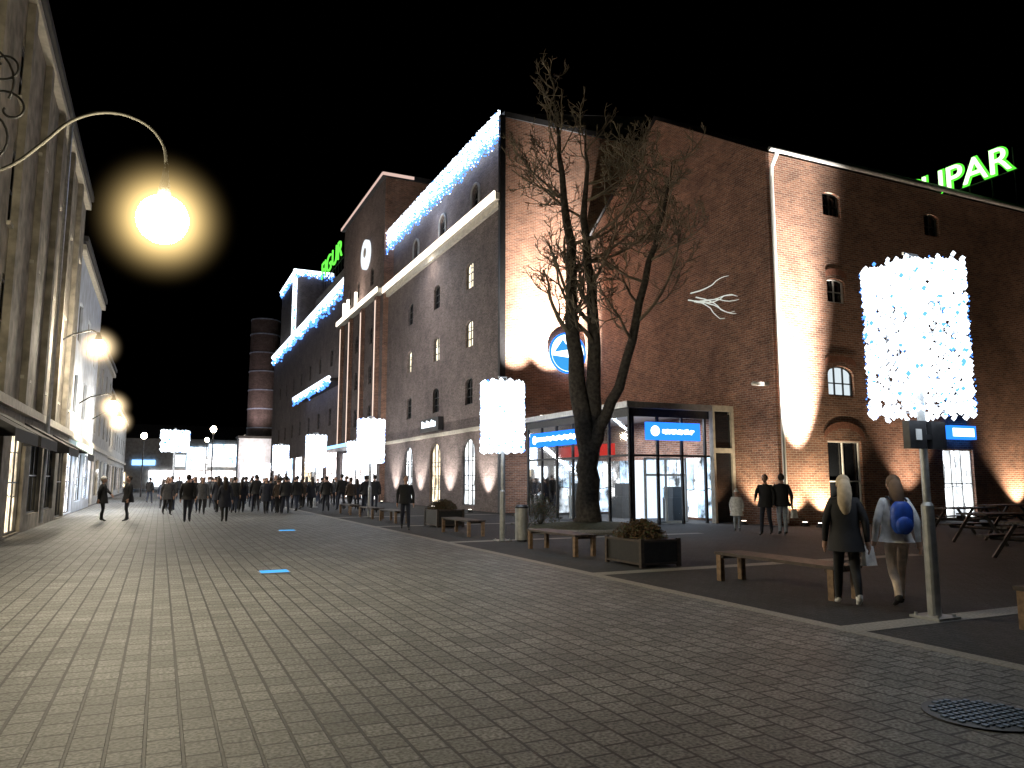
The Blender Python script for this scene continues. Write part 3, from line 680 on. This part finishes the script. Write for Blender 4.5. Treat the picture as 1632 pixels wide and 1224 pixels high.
lb.obj('lit_twig_tips',em('lit_twig_glow',(.95,1,.9),.7),T)  # glowing tubes stand in for strongly lit branch tips, no light string here
e=thing('tree_bed',(tx,ty,0),'low round bed of soil with granite edge','planting bed')
b=MB(); b.tube([(tx+2.3*math.cos(a),ty+2.0*math.sin(a),.06) for a in [2*math.pi*i/40 for i in range(41)]],.09,6); b.obj('edging',M['stripe'],e)
b=MB(); b.ell((tx,ty,-.02),(2.25,1.95,.3),28,10); b.obj('soil',M['soil'],e,True)
def bush(name,x,y,z,rx,ry,rz,n,mats,label):
    e=thing(name,(x,y,z),label,'plant','shrubs by the brick building')
    b=MB()
    for i in range(n):
        a=U(0,6.283);t=U(-.2,1.57); rr=U(.5,1.1)*(1+.15*math.sin(a*3))
        c=Vector((x+rx*rr*math.cos(a)*math.cos(t),y+ry*rr*math.sin(a)*math.cos(t),z+rz*rr*max(0,math.sin(t))+.02))
        u=Vector((U(-1,1),U(-1,1),U(-1,1))).normalized()*.028; v=u.orthogonal().normalized()*.014
        b.q([c-u,c+v,c+u,c-v],0 if R()<.7 else 1)
    b.obj('foliage',mats,e)
    b=MB()
    for i in range(12):
        a=U(0,6.28); b.tube([(x,y,z-.05),(x+rx*.6*math.cos(a),y+ry*.6*math.sin(a),z+rz*.7)],[.015,.006],4)
    b.obj('stems',M['bark'],e)
bush('shrub',11.4,22.4,.15,.8,.7,.85,2600,[M['leafg'],M['leaf']],'dark green shrub in the tree bed')
# ---------------------------------------------------------------- planters
def planter(x0,x1,y0,y1,h,label):
    e=thing('planter_box',((x0+x1)/2,(y0+y1)/2,0),label,'planter','wooden planters along the street')
    b=MB(); b.box(x0+.03,x1-.03,y0+.03,y1-.03,.04,h-.04); b.obj('panel',M['woodk'],e)
    b=MB()
    for (a,c) in ((x0,y0),(x1-.07,y0),(x0,y1-.07),(x1-.07,y1-.07)): b.box(a,a+.07,c,c+.07,0,h)
    for zz in (.05,h-.06):
        b.box(x0+.07,x1-.07,y0+.002,y0+.05,zz,zz+.035); b.box(x0+.07,x1-.07,y1-.05,y1-.002,zz,zz+.035)
        b.box(x0+.002,x0+.05,y0+.07,y1-.07,zz,zz+.035); b.box(x1-.05,x1-.002,y0+.07,y1-.07,zz,zz+.035)
    b.box(x0+.06,x1-.06,y0+.06,y1-.06,h-.035,h-.02); b.obj('frame',M['woodd'],e)
    bush('heather_bush',(x0+x1)/2,(y0+y1)/2,h-.02,(x1-x0)*.46,(y1-y0)*.44,.27,4500,[M['leaf'],M['leafg']],'dense reddish brown shrub filling a planter box')
planter(8.05,8.95,11.75,13.0,.52,'dark wooden planter box with reddish shrub')
planter(8.6,9.6,24.6,26,.6,'dark wooden planter box with shrub')
# ---------------------------------------------------------------- benches
def bench(x,y0,y1,label):
    e=thing('street_bench',(x+.27,(y0+y1)/2,0),label,'bench','backless wooden benches')
    b=MB()
    for i in range(5): b.box(x+i*.11,x+i*.11+.09,y0,y1,.41,.455)
    b.box(x+.02,x+.5,y0+.12,y0+.18,.36,.408); b.box(x+.02,x+.5,y1-.18,y1-.12,.36,.408)
    b.obj('seat',M['woodd'],e)
    for yy in (y0+.03,y1-.13):
        for xx in (x+.01,x+.44):
            b=MB(); b.box(xx,xx+.08,yy,yy+.1,0,.405); b.obj('leg',M['wood'],e)
    return e
bench(8.2,7.5,9.9,'backless slatted wooden bench beside two walking women')
bench(7.95,14.0,16.3,'backless slatted wooden bench beside planter and pole')
bench(8.5,2.9,5.35,'backless slatted wooden bench near the lantern pole')
for y in (20.2,27.6,31): bench(8.0,y,y+2.3,'backless slatted wooden bench')
bench(8.0,35,37.3,'backless slatted wooden bench')
x,y=8.75,18.25
e=thing('litter_bin',(x,y,0),'slim steel cylindrical litter bin beside lantern pole','bin')
b=MB(); b.tube([(x,y,.04),(x,y,.86)],.18,20); b.obj('body',M['galv'],e,False)
b=MB(); b.tube([(x,y,0),(x,y,.04)],.14,16); b.obj('base',M['dark'],e)
b=MB(); b.tube([(x,y,.862),(x,y,.9),(x,y,.95)],[.185,.185,.13],20); b.obj('rim',M['dark'],e)
def picnic(x,y):
    e=thing('picnic_table',(x,y,0),'dark wooden picnic table with attached benches','table','picnic tables before the brick wing')
    b=MB()
    for i in range(6): b.box(x-.9,x+.9,y-.4+i*.135,y-.4+i*.135+.12,.72,.76)
    b.obj('table_top',M['woodd'],e)
    for s in (-1,1):
        b=MB()
        for i in range(2): b.box(x-.9,x+.9,y+s*.75-.13+i*.14,y+s*.75-.01+i*.14,.43,.47)
        b.obj('seat',M['woodd'],e)
    for s in (-.65,.65):
        b=MB(); b.tube([(x+s,y-.7,0),(x+s,y-.2,.72)],.045,4); b.tube([(x+s,y+.7,0),(x+s,y+.2,.72)],.045,4); b.tube([(x+s+.06,y-.8,.4),(x+s+.06,y+.8,.4)],.04,4); b.obj('leg',M['woodk'],e)
for p in ((16.5,9.6),(19.5,12.6),(22.8,15.6),(22.2,12.0),(26.5,16.8)): picnic(*p)
# ---------------------------------------------------------------- LANTERN POLES
def lantern(X,Y,label,dense,zb=2.42,rad=.56):
    e=thing('lantern_pole',(X,Y,0),label,'light decoration','fairy light cylinders on poles')
    b=MB(); b.tube([(X,Y,.02),(X,Y,1.3),(X,Y,1.34),(X,Y,4.3)],[.075,.07,.045,.045],16); b.obj('pole',M['galv'],e,False)
    b=MB(); b.box(X-.19,X+.19,Y-.19,Y+.19,.004,.03)
    for sx in (-1,1):
        for sy in (-1,1): b.tube([(X+sx*.14,Y+sy*.14,.03),(X+sx*.14,Y+sy*.14,.06)],.02,6)
    b.obj('base_plate',M['galv'],e)
    b=MB()
    for z in (zb+.03,3.3,4.15): b.tube([(X+rad*math.cos(a),Y+rad*math.sin(a),z) for a in [2*math.pi*i/36 for i in range(37)]],.008,5)
    for i in range(6):
        a=math.pi*i/3; b.tube([(X,Y,4.15),(X+rad*math.cos(a),Y+rad*math.sin(a),4.15),(X+rad*math.cos(a),Y+rad*math.sin(a),zb)],.007,4)
    for s in (-.1,-.03,.04,.11): b.box(X+s-.008,X+s+.008,Y-.01,Y+.01,4.15,4.36)
    b.box(X-.13,X+.13,Y-.012,Y+.012,4.36,4.39)
    b.obj('wire_frame',M['zinc'],e)
    b=MB(); rows=8; sc=1.6 if dense else 1.0
    for k in range(rows):
        z0=zb+.03+k*(1.70/(rows-1)); top=k>=rows-1
        n=330 if not top else 900
        for i in range(n):
            a=2*math.pi*i/n+U(-.02,.02)
            lobe=.5+.5*math.cos(a*14+k*math.pi)
            if not top and not dense and lobe<.10 and R()<.8: continue
            rr=rad+.04*lobe+U(-.015,.015); z=z0+U(-.075,.075)*(.5+lobe)-(U(0,.18) if top else 0)
            b.octa((X+rr*math.cos(a),Y+rr*math.sin(a),z),U(.026,.042)*sc,0 if R()<.96 else 1)
        if top:
            for i in range(260):
                a=U(0,6.283); rr=rad*math.sqrt(U(.35,1)); b.octa((X+rr*math.cos(a),Y+rr*math.sin(a),z0+U(-.02,.03)),U(.025,.04)*sc,0)
        if k<rows-1:
            for i in range(120 if dense else 260):
                a=U(0,6.283)
                if dense or math.cos(a*14+k*math.pi)>-.1: b.octa((X+rad*math.cos(a)*U(.97,1.03),Y+rad*math.sin(a)*U(.97,1.03),z0+U(.05,.2)),U(.02,.036)*sc,0 if R()<.9 else 1)
    for i in range(420):
        a=2*math.pi*R(); zz=U(zb-.05,zb+1.78); b.octa((X+(rad+U(.05,.085))*math.cos(a),Y+(rad+U(.05,.085))*math.sin(a),zz),U(.008,.014)*sc,1)  # outer shell of tiny blue bulbs imitates a bluish halo
    for i in range(480):
        a=U(0,6.28); rr=U(.05,.15); b.octa((X+rr*math.cos(a),Y+rr*math.sin(a),U(2.65,3.95)),U(.024,.042)*sc,0)
    b.obj('fairy_lights',[M['bulbW'],M['bulbB']],e)
    light('POINT',(X-.02,Y-.2,3.2),65 if not dense else 100,(.82,.90,1),e,size=.3)
    return e
X,Y=8.3,6.15
LP=lantern(X,Y,'steel pole with cylinder of fairy lights and dark box sign',False,rad=.51)
b=MB(); b.box(X-.34,X-.05,Y-.09,Y-.0,1.97,2.3); b.box(X-.05,X+.05,Y-.085,Y-.045,2.08,2.14); b.box(X+.05,X+.3,Y-.09,Y-.0,1.97,2.3); o=b.obj('box_sign',M['dark'],LP)
b=MB(); b.box(X-.24,X-.14,Y-.1,Y-.092,2.07,2.2); b.obj('sign_mark',M['whiteframe'],o)
L2=lantern(8.3,18.5,'steel pole with cylinder of white blue fairy lights',True,rad=.52)
for y in (32.6,45.5,60,76): copy_thing(L2,(8.3,y,0))
for y in (52,68,88): copy_thing(L2,(12.2,y,0))
e=thing('light_box_sign',(.9,64,0),'square white glowing light decoration on a post','light decoration')
b=MB(); b.tube([(.9,64,0),(.9,64,5.6)],.07,8); b.obj('pole',M['galv'],e)
b=MB()
for i in range(900): b.octa((.9+U(-1.0,1.0),64+U(-.4,.4),U(3.8,5.4)),U(.06,.12),0 if R()<.85 else 1)
b.obj('fairy_lights',[M['bulbW'],M['bulbB']],e)
# ---------------------------------------------------------------- distant things
e=thing('round_brick_tower',(16.6,146.6,0),'round brick chimney tower with pale bands','tower')
b=MB(); b.tube([(16.6,146.6,0),(16.6,146.6,31.5)],2.6,28); b.obj('shaft',M['brickd'],e,False)
PB=pr('pale_band',(.35,.42,.55),.6)
for z in (11,14.5,18,21.5,25,28.5,31.3):
    b=MB(); b.tube([(16.6,146.6,z),(16.6,146.6,z+.22)],2.68,28); b.obj('band',PB,e)
floodlight(13.0,139,9.21,(16.4,146,20),2600,(1,.75,.75),80)
e=thing('corner_shop',(15,140,0),'low white lit shop building at street end','building')
b=MB(); b.box(12,19.5,138,141.5,0,8.8); b.obj('wall',M['plasterW'],e); b=MB(); b.box(11.8,19.7,137.8,141.6,8.81,9.2); b.obj('roof',M['slate'],e)
b=MB(); b.box(12.5,19,137.9,137.97,.5,4.5); b.obj('shop_window',M['litfar'],e)
light('AREA',(14,133,7),900,(1,.82,.68),e,(15,138,5),3)
e=thing('distant_shops',(5,170,0),'distant dark building with blue white lit shop signs','building')
b=MB(); b.box(-14,19,160,170,0,9.5); b.obj('wall',M['plasterG'],e); b=MB(); b.q([(-14.3,159.8,9.5),(19.3,159.8,9.5),(19.3,165,12.5),(-14.3,165,12.5)]); b.obj('roof',M['slate'],e)
for (a,c,z0,z1,m_) in ((4.5,8.2,3.6,8.0,'litshopb'),(8.4,14.5,4.2,8.6,'litshopb'),(2.5,4.2,4.2,6.4,'signwhite'),(-5,-1,4.4,5.4,'ledB'),(-2,14.5,.4,3.4,'litfar'),(-12,-6,.4,3,'litwarm')):
    b=MB(); b.box(a,c,159.7,159.95,z0,z1); b.obj('lit_sign',M[m_],e)
for (x,y,z) in ((4.2,74,6.2),(-1.6,80,5.8),(5.5,110,7)):
    e=thing('street_lamp',(x,y,0),'slim post top street lamp glowing warm','street lamp','post top street lamps')
    b=MB(); b.tube([(x,y,0),(x,y,z-.3)],[.08,.05],8); b.obj('pole',M['dark'],e)
    b=MB(); b.ell((x,y,z),(.26,.26,.3),12,8); b.obj('globe',M['lampfar2'],e,True)
# ---------------------------------------------------------------- PEOPLE
def pm(name,c,r=.8): return pr(name,c,r,.25,12,local=True,bump=.1)
skin=pm('skin',(.45,.27,.2),.55); eye=pm('eye_dark',(.02,.02,.02),.3); lipm=pm('lips',(.3,.1,.09),.5)
C={'black':pm('black_cloth',(.010,.010,.012)),'navy':pm('navy_cloth',(.015,.018,.032)),'grey':pm('grey_cloth',(.05,.05,.055)),'jean':pm('denim',(.04,.05,.08)),
 'palejean':pm('pale_denim',(.30,.34,.40)),'beige':pm('beige_cloth',(.62,.50,.40)),'white':pm('white_cloth',(.78,.78,.78)),'brown':pm('brown_cloth',(.05,.032,.022)),'pale':pm('white_coat_cloth',(.68,.69,.71)),
 'blonde':pm('blonde_hair',(.45,.36,.25)),'dkhair':pm('dark_hair',(.03,.02,.015)),'brhair':pm('brown_hair',(.10,.06,.035)),'blue':pm('blue_nylon',(.015,.07,.40),.5),'shoe':pm('dark_shoe',(.02,.02,.02),.5)}
def person(loc,rz,h,label,top,pants,shoe,hair,lf=-.2,rf=.2,lh=(.25,-.08,.86),rh=(-.25,.08,.86),coat=None,long_hair=False,puff=1.0,female=False,hat=None,group='pedestrians on the street',lknee=0,rknee=0):
    V=[];E=[]
    def v(co,r,par=None,mt='top'):
        V.append((Vector(co),r)); i=len(V)-1
        if par is not None: E.append((par,i,mt))
        return i
    sw=.155 if female else .18; p=puff
    pel=v((0,0,.93),(.135,.10)); sp=v((0,0,1.10),(.125*p,.095*p),pel); ch=v((0,0,1.29),(.15*p,.11*p),sp); nb=v((0,.01,1.43),(.075,.07),ch); nk=v((0,.0,1.51),(.052,.055),nb,'skin'); v((0,-.01,1.58),(.055,.06),nk,'skin')
    for s,f,hd,kn in ((1,lf,lh,lknee),(-1,rf,rh,rknee)):
        hip=v((s*.085,0,.86),(.09,.09),pel,'pants')
        lift=max(0,f)*.35
        k=v((s*.09,f*.45-.05-kn,.47+abs(f)*.02),(.064,.066),hip,'pants')
        cf=v((s*.092,f*.75+.0,.30+lift*.6),(.058,.06),k,'pants')
        an=v((s*.095,f,.085+lift),(.04,.044),cf,'pants')
        v((s*.098,f+.045,.045+lift*1.1),(.032,.034),an,'shoe')
        t=v((s*.10,f-.09,.04+lift*.6),(.038,.03),an,'shoe'); v((s*.102,f-.16,.032+lift*.3),(.032,.024),t,'shoe')
        sh=v((s*sw,.01,1.385),(.062*p,.062*p),ch)
        H=Vector(hd); S=Vector((s*sw,.01,1.385)); mid=(S+H)/2
        el=v((mid.x+s*.035,mid.y+.05,mid.z+.01),(.05*p,.05*p),sh)
        wr=v(H,(.036,.036),el,'top')
        d=(H-mid).normalized(); pa=v(H+d*.05,(.022,.035),wr,'skin')
        side=Vector((0,1,0)); side=(side-d*side.dot(d)).normalized(); inn=Vector((-s,0,0))
        pc=H+d*.085
        pe=v(pc,(.018,.036),pa,'skin')
        for j,(o_,ln) in enumerate(((-.03,.07),(-.01,.08),(.01,.075),(.03,.058))):
            a=v(pc+side*o_+d*ln*.5+inn*.006,(.0095,.0095),pe,'skin'); v(pc+side*o_*1.05+d*ln+inn*.025,(.008,.008),a,'skin')
        a=v(H+d*.05-side*.045+inn*.01,(.011,.011),pa,'skin'); v(H+d*.085-side*.06+inn*.02,(.009,.009),a,'skin')
    me=bpy.data.meshes.new('t'); me.from_pydata([x[0] for x in V],[(a,b_) for a,b_,_ in E],[])
    ob=bpy.data.objects.new('t',me); col.objects.link(ob)
    sk=ob.modifiers.new('s','SKIN'); sk.use_smooth_shade=True
    lay=me.skin_vertices[0].data
    for i,x in enumerate(V): lay[i].radius=x[1]; lay[i].use_root=(i==0)
    ss=ob.modifiers.new('ss','SUBSURF'); ss.levels=1; ss.render_levels=1
    bpy.context.view_layer.update()
    ev=bpy.data.meshes.new_from_object(ob.evaluated_get(bpy.context.evaluated_depsgraph_get()))
    bpy.data.objects.remove(ob)
    mi={'skin':0,'top':1,'pants':2,'shoe':3}
    b=MB(); b.v=[tuple(x.co) for x in ev.vertices]
    for pl in ev.polygons:
        c=pl.center; best=9;bm_='top'
        for a,b_,mt in E:
            A=V[a][0];B=V[b_][0];AB=B-A; t=max(0,min(1,(c-A).dot(AB)/max(AB.length_squared,1e-8))); r=(V[a][1][0]*(1-t)+V[b_][1][0]*t)
            dd=(c-(A+AB*t)).length/ (r+.02)
            if dd<best: best=dd;bm_=mt
        b.f.append(tuple(pl.vertices)); b.m.append(mi[bm_])
    def hf(q):
        q=q.copy()
        if q.z<0: q.x*=1+.22*q.z
        return q
    b.ell((0,-.015,1.615),(.077,.097,.118),20,14,0,hf)
    b.ell((0,-.117,1.60),(.014,.02,.024),8,6,0); b.ell((0,-.102,1.555),(.026,.01,.008),8,5,5)
    for s in (-1,1): b.ell((s*.03,-.1,1.625),(.012,.008,.008),8,5,4); b.ell((s*.078,0,1.61),(.012,.02,.03),8,6,0)
    e=thing('person',(0,0,0),label,'person',group)
    b.obj('body',[skin,C[top],C[pants],C[shoe],eye,lipm],e,True)
    hb=MB()
    hb.ell((0,.018,1.645),(.09,.1,.105),16,10)
    if long_hair:
        hb.tube([(0,.05,1.66),(0,.085,1.58),(0,.105,1.48),(.01,.115,1.36),(0,.11,1.25),(0,.10,1.18)],[.07,.088,.092,.085,.06,.025],14)
    hb.obj('hair',C[hair],e,True)
    if hat:
        tb=MB(); tb.ell((0,.005,1.69),(.098,.11,.08),16,10); tb.ell((0,.01,1.79),(.035,.035,.035),8,6); tb.obj('hat',C[hat],e,True)
    if coat:
        cb=MB(); n=28; prof=[(1.455,.085,.078),(1.42,.12*p,.10),(1.37,.16*p,.12),(1.25,.168*p,.13*p),(1.08,.152*p,.125*p),(.98,.165*p,.135*p),(.92,.178*p,.15*p),(coat,.20*p,.17*p+abs(lf)*.15)]
        for z,rx,ry in prof:
            for j in range(n):
                a=2*math.pi*j/n; w_=1+.025*math.sin(a*5+z*9)+.015*math.sin(a*11+z*23); cb.v.append((rx*math.cos(a)*w_,ry*math.sin(a)*w_,z))
        for i in range(len(prof)-1):
            for j in range(n):
                a=i*n+j;b_=i*n+(j+1)%n; cb.f.append((a,b_,b_+n,a+n)); cb.m.append(0)
        cb.obj('coat',C[top],e,True)
    e.location=loc; e.rotation_euler[2]=rz; s=h/1.735; e.scale=(s,s,s)
    WO[e.name]=Vector(loc)
    return e
D=math.radians
person((8.0,7.1,0),D(140),1.66,'woman walking away in black coat with pale hair and light shoes','black','black','white','blonde',lf=-.24,rf=.22,coat=.74,puff=1.16,female=True,long_hair=True)
person((8.55,6.8,0),D(150),1.66,'woman walking away in white coat and beige trousers','pale','beige','shoe','brhair',lf=.22,rf=-.22,coat=.86,puff=1.12,female=True,long_hair=True)
person((16.25,17.25,0),D(-60),1.76,'man in dark jacket walking beside a companion','black','navy','shoe','dkhair',lf=.15,rf=-.18,coat=.8,puff=1.2,rh=(-.2,-.3,1.05))
person((16.62,16.98,0),D(150),1.78,'man in dark jacket and pale jeans standing','black','palejean','shoe','dkhair',lf=.05,rf=-.06,coat=.82,puff=1.24,lh=(.2,-.2,1.0))
person((16.6,18.9,0),D(-40),1.28,'small child in white jacket by the brick wall','white','palejean','shoe','dkhair',lf=.06,rf=-.06,coat=.66,puff=1.4,hat='white')
person((7.3,24.0,0),D(-12),1.74,'man in dark jacket walking towards the viewer','black','navy','shoe','dkhair',lf=-.2,rf=.2,coat=.84,puff=1.2)
person((-2.0,33.8,0),D(80),1.72,'person in dark coat and pale cap talking to another','black','black','shoe','blonde',lf=.04,rf=-.04,coat=.7,puff=1.2,hat='white',lh=(.2,-.25,1.05))
person((-1.1,33.5,0),D(-70),1.76,'man in dark coat talking to another person','black','grey','shoe','dkhair',lf=-.05,rf=.05,coat=.72,puff=1.22)
base=[person((1.0,31.4,0),D(175),1.8,'pedestrian in dark jacket and jeans mid stride','black','navy','shoe','dkhair',lf=-.22,rf=.22,coat=.84,puff=1.22),
 person((2.3,31.0,0),D(182),1.7,'pedestrian in long black coat mid stride','navy','black','shoe','dkhair',lf=.2,rf=-.22,coat=.6,puff=1.2,female=True,long_hair=True),
 person((.5,43,0),D(10),1.74,'pedestrian in grey coat walking','grey','black','shoe','brhair',lf=-.15,rf=.2,coat=.72,puff=1.2),
 person((5.2,38,0),D(190),1.66,'pedestrian in brown jacket walking','brown','black','shoe','brhair',lf=.15,rf=-.18,coat=.84,puff=1.18,female=True,hat='black'),
 person((3.3,39,0),D(178),1.76,'pedestrian in black jacket walking','black','jean','shoe','dkhair',lf=.18,rf=-.18,coat=.8,puff=1.24)]
spots=[(.6,44),(1.7,50),(2.2,60),(3.0,41),(3.7,43),(4.4,40),(4.0,47),(4.9,44),(5.5,50),(5.6,42),(6.1,46),(6.4,40),(7.1,43),(7.3,50),(7.7,39),(7.9,46),(8.9,41),(9.6,43),(8.7,38),(3.4,56),(1.4,66),(5.0,62),(6.9,58),(2.8,72),(-.6,58),(9.4,36)]
tries=0
while len(spots)<88 and tries<4000:
    tries+=1
    y=U(37,62); x=U(-.2,9.8) if y<50 else U(1.2,11)
    if abs(x-8.3)<.4: continue
    if all((x-a)**2+(y-c)**2>.45 for a,c in spots): spots.append((x,y))
for (u,dist) in spots:
    src=random.choice(base); n=copy_thing(src,(u,dist,0),src.rotation_euler[2]+U(-.35,.35)+(math.pi if R()<.3 else 0),src.scale[0]*U(.96,1.07))
# backpack & bag
a=D(150); bx,by=8.55-.21*math.sin(a),6.8+.21*math.cos(a)
e=thing('backpack',(0,0,0),'bright blue backpack worn by the walking woman','backpack')
b=MB(); b.ell((0,0,.23),(.145,.09,.225),18,14,0,lambda q:Vector((max(-.85,min(.85,q.x))*1.05,max(-.8,min(.8,q.y)),max(-.88,min(.9,q.z))))); b.obj('pack',C['blue'],e,True)
b=MB(); b.ell((0,.075,.14),(.105,.045,.11),14,10); b.obj('front_pocket',C['blue'],e,True)
for s in (-1,1):
    b=MB(); b.tube([(s*.09,-.05,.44),(s*.1,-.16,.49),(s*.11,-.3,.44),(s*.125,-.35,.3),(s*.12,-.3,.15),(s*.1,-.1,.05)],.014,6); b.obj('strap',C['navy'],e,True)
e.location=(bx,by,.90); e.rotation_euler[2]=a
def bag(x,y,z,label,mat,s=1):
    e=thing('shopping_bag',(x,y,z),label,'bag')
    b=MB(); hw,hd,hh=.13*s,.06*s,.32*s
    b.v=[(x-hw,y-hd,z),(x+hw,y-hd,z),(x+hw,y+hd,z),(x-hw,y+hd,z),(x-hw*.8,y-hd*.3,z+hh),(x+hw*.8,y-hd*.3,z+hh),(x+hw*.8,y+hd*.3,z+hh),(x-hw*.8,y+hd*.3,z+hh)]
    b.f=[(0,3,2,1),(4,5,6,7),(0,1,5,4),(1,2,6,5),(2,3,7,6),(3,0,4,7)]; b.m=[0]*6; b.obj('bag_body',mat,e)
    b=MB(); b.tube([(x-.06,y,z+hh),(x,y,z+hh+.1),(x+.06,y,z+hh)],.006,5); b.obj('handle',mat,e)
bag(8.25,6.98,.52,'white plastic shopping bag held by woman in black',C['white'],.75)
bag(16.9,16.8,.5,'white and red bag held by the man in jeans',C['white'],.8)
